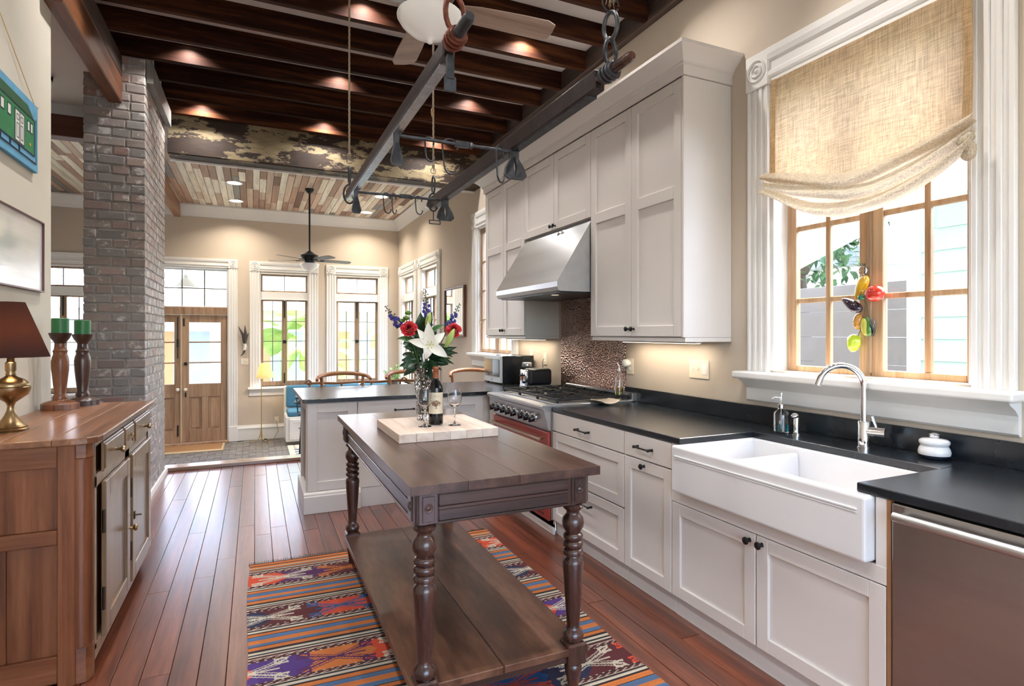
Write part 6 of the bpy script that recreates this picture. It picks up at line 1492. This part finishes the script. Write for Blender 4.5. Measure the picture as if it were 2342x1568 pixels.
sh2 = thing('garden_shed', 'white shed wall with grey shingle roof beyond the fence', 'shed', (9, 7, -1.2))
m = MB(); m.box(9.4, 11.5, 6.2, 7.9, -1.2, 2.6); part(sh2, 'wall', m, TRIM)
m = MB(); m.prism([(5.9, 2.6), (8.2, 2.6), (7.05, 3.5)], 'yz', 9.1, 11.7); part(sh2, 'roof', m, M('shingle_grey', srgb(150,150,152), .8, var=.2, scale=20))
LFO = M('tree_leaf', (.06,.13,.045), .6, var=.5, scale=9)
def tree(label, x, y, z0, z1, r, n, seed, group=None, mat=None):
    t_ = thing('garden_tree', label, 'tree', (x, y, z0), group); rr = random.Random(seed); m = MB(); m.tube([(x, y, z0), (x+.05, y, (z0+z1)/2), (x, y+.1, z1-r*.4)], [.12, .09, .04], 8)
    for k in range(6): a = rr.random()*6.28; m.tube([(x, y, z1-r*1.1), (x+r*.6*math.cos(a), y+r*.6*math.sin(a), z1-r*.2+rr.random()*.3)], [.04, .01], 6)
    part(t_, 'trunk', m, M('bark', (.12,.09,.07), .9, var=.3)); m = MB()
    for k in range(n):
        q = Vector((rr.gauss(0,1), rr.gauss(0,1), rr.gauss(0,.8))); q = q.normalized()*r*rr.random()**.4; c_ = Vector((x, y, z1-r*.4))+q; petal(m, c_, (rr.uniform(-1,1), rr.uniform(-1,1), rr.uniform(-1,.5)), (0,0,1), rr.uniform(.12, .24), rr.uniform(.03, .06), .4, 1, 3)
    o = part(t_, 'foliage', m, mat or LFO, fixn=False); o['kind'] = 'stuff'
tree('leafy green tree above the fence outside the sink window', 7.55, 6.05, -1.2, 3.5, 1.05, 1400, 1)
tree('bushy green tree outside the side wall windows', 4.75, 21.0, -1.2, 4.4, .8, 500, 2, None, M('tree_leaf_light', (.2,.32,.1), .6, var=.4, scale=9))
# front yard: neighbour across the street with porch
PALE = M('porch_pale', srgb(222,220,214), .8, var=.04)
hs2 = thing('street_house', 'pale house wall with shutters across the front yard', 'house', (0, 17, -1.2))
m = MB(); m.box(-9, 3.6, 17.0, 17.3, -1.2, 2.05); part(hs2, 'wall', m, PALE)
m = MB(); m.prism([(16.2, 2.05), (17.3, 2.05), (20.0, 4.2), (19.8, 4.2)], 'yz', -9, 3.7); part(hs2, 'roof', m, M('roof_tile', srgb(206,202,200), .8, var=.25, scale=8, aniso=(1,3,3)))
for k, x in enumerate((-2.2, .1, 2.2)):
    m = MB(); m.box(x, x+.28, 16.96, 17.0, -.8, 1.5); w_ = part(hs2, 'shutter', m, M('shutter_wood', srgb(190,140,96), .7)); 
    m = MB(); m.box(x+.28, x+1.1, 16.97, 17.0, -.8, 1.5); part(hs2, 'window', m, M('far_pane', (.35,.4,.42), .2))
pd = thing('porch_pendant', 'white enamel pendant shade hanging outside the door transom', 'lamp', (-1.256, 13.0, 2.4))
m = MB(); m.lathe([(.23, 0), (.235, .012), (.21, .05), (.15, .11), (.075, .15), (.055, .17), (.05, .23), (.02, .235)], (-1.256, 13.0, 2.375), 24); part(pd, 'shade', m, M('enamel', srgb(190,188,182), .4), smooth=40)
m = MB(); m.rod((-1.256, 13.0, 2.6), (-1.256, 13.0, 3.3), .008); part(pd, 'cord', m, BLACKM)
pr_f = MB(); pr_f.box(-4, 4, 12.0, 14.0, 3.3, 3.4); solo('porch_roof', pr_f, TRIM, 'white porch ceiling above the front windows', 'roof')
# banana plants
BAN = []
bm1, nt, bs, N, L = _new('banana_leaf'); v = _coord(nt, (1,1,1), False); c_ = _ramp(nt, _noise(nt, v, 3, 4), [(.3, (.22,.40,.10)), (.7, (.55,.70,.25))]); N.remove(bs)
d_ = N.new('ShaderNodeBsdfDiffuse'); t2 = N.new('ShaderNodeBsdfTranslucent'); mx = N.new('ShaderNodeMixShader'); mx.inputs[0].default_value = .5
L.new(c_, d_.inputs[0]); L.new(c_, t2.inputs[0]); L.new(d_.outputs[0], mx.inputs[1]); L.new(t2.outputs[0], mx.inputs[2]); L.new(mx.outputs[0], N['Material Output'].inputs[0])
def banana(label, x, y, h, n, seed):
    t_ = thing('banana_plant', label, 'plant', (x, y, -1.2), 'banana plants in the front yard'); rr = random.Random(seed); m = MB(); m.tube([(x, y, -1.2), (x, y, h)], [.11, .06], 10); part(t_, 'stem', m, M('banana_stem', srgb(150,168,96), .6, var=.2), smooth=60)
    for k in range(n):
        a = 6.28*k/n+rr.random()*.6; L_b = rr.uniform(1.1, 1.7); b = Vector((x, y, h-.1-rr.random()*.5)); d = Vector((math.cos(a), math.sin(a), 0)); s = d.cross(Vector((0,0,1))); lift = rr.uniform(.45, .95)
        def fn(u, v_):
            w = .30*math.sin(math.pi*min(1, v_*.9+.1))**.55*(.15 if v_ < .12 else 1); xx = (u-.5)*2
            return b+d*(L_b*v_*(1-.25*v_))+Vector((0,0,1))*(L_b*(lift*v_-1.05*v_*v_)-.10*abs(xx)*w*2+.02*math.sin(v_*40)*abs(xx))+s*(xx*w)
        m = MB(); m.grid(fn, 6, 16); part(t_, 'leaf', m, bm1, smooth=80, fixn=False)
banana('banana plant with arching leaves outside the window beside the door', .6, 13.7, 1.9, 9, 3)
banana('banana plant with broad leaves outside the corner window', 3.3, 13.7, 1.8, 9, 5)
banana('smaller banana plant between the two front windows', 1.6, 15.6, 1.2, 8, 8)

ev = MB(); ev.box(XR+.2, XR+.62, -4, 12, 3.9, 4.0); struct('trim_added_eave', ev, TRIM, 'unseen roof eave added outside the side wall to block the sun')  # added out of view, deep enough to keep direct sun off the sink
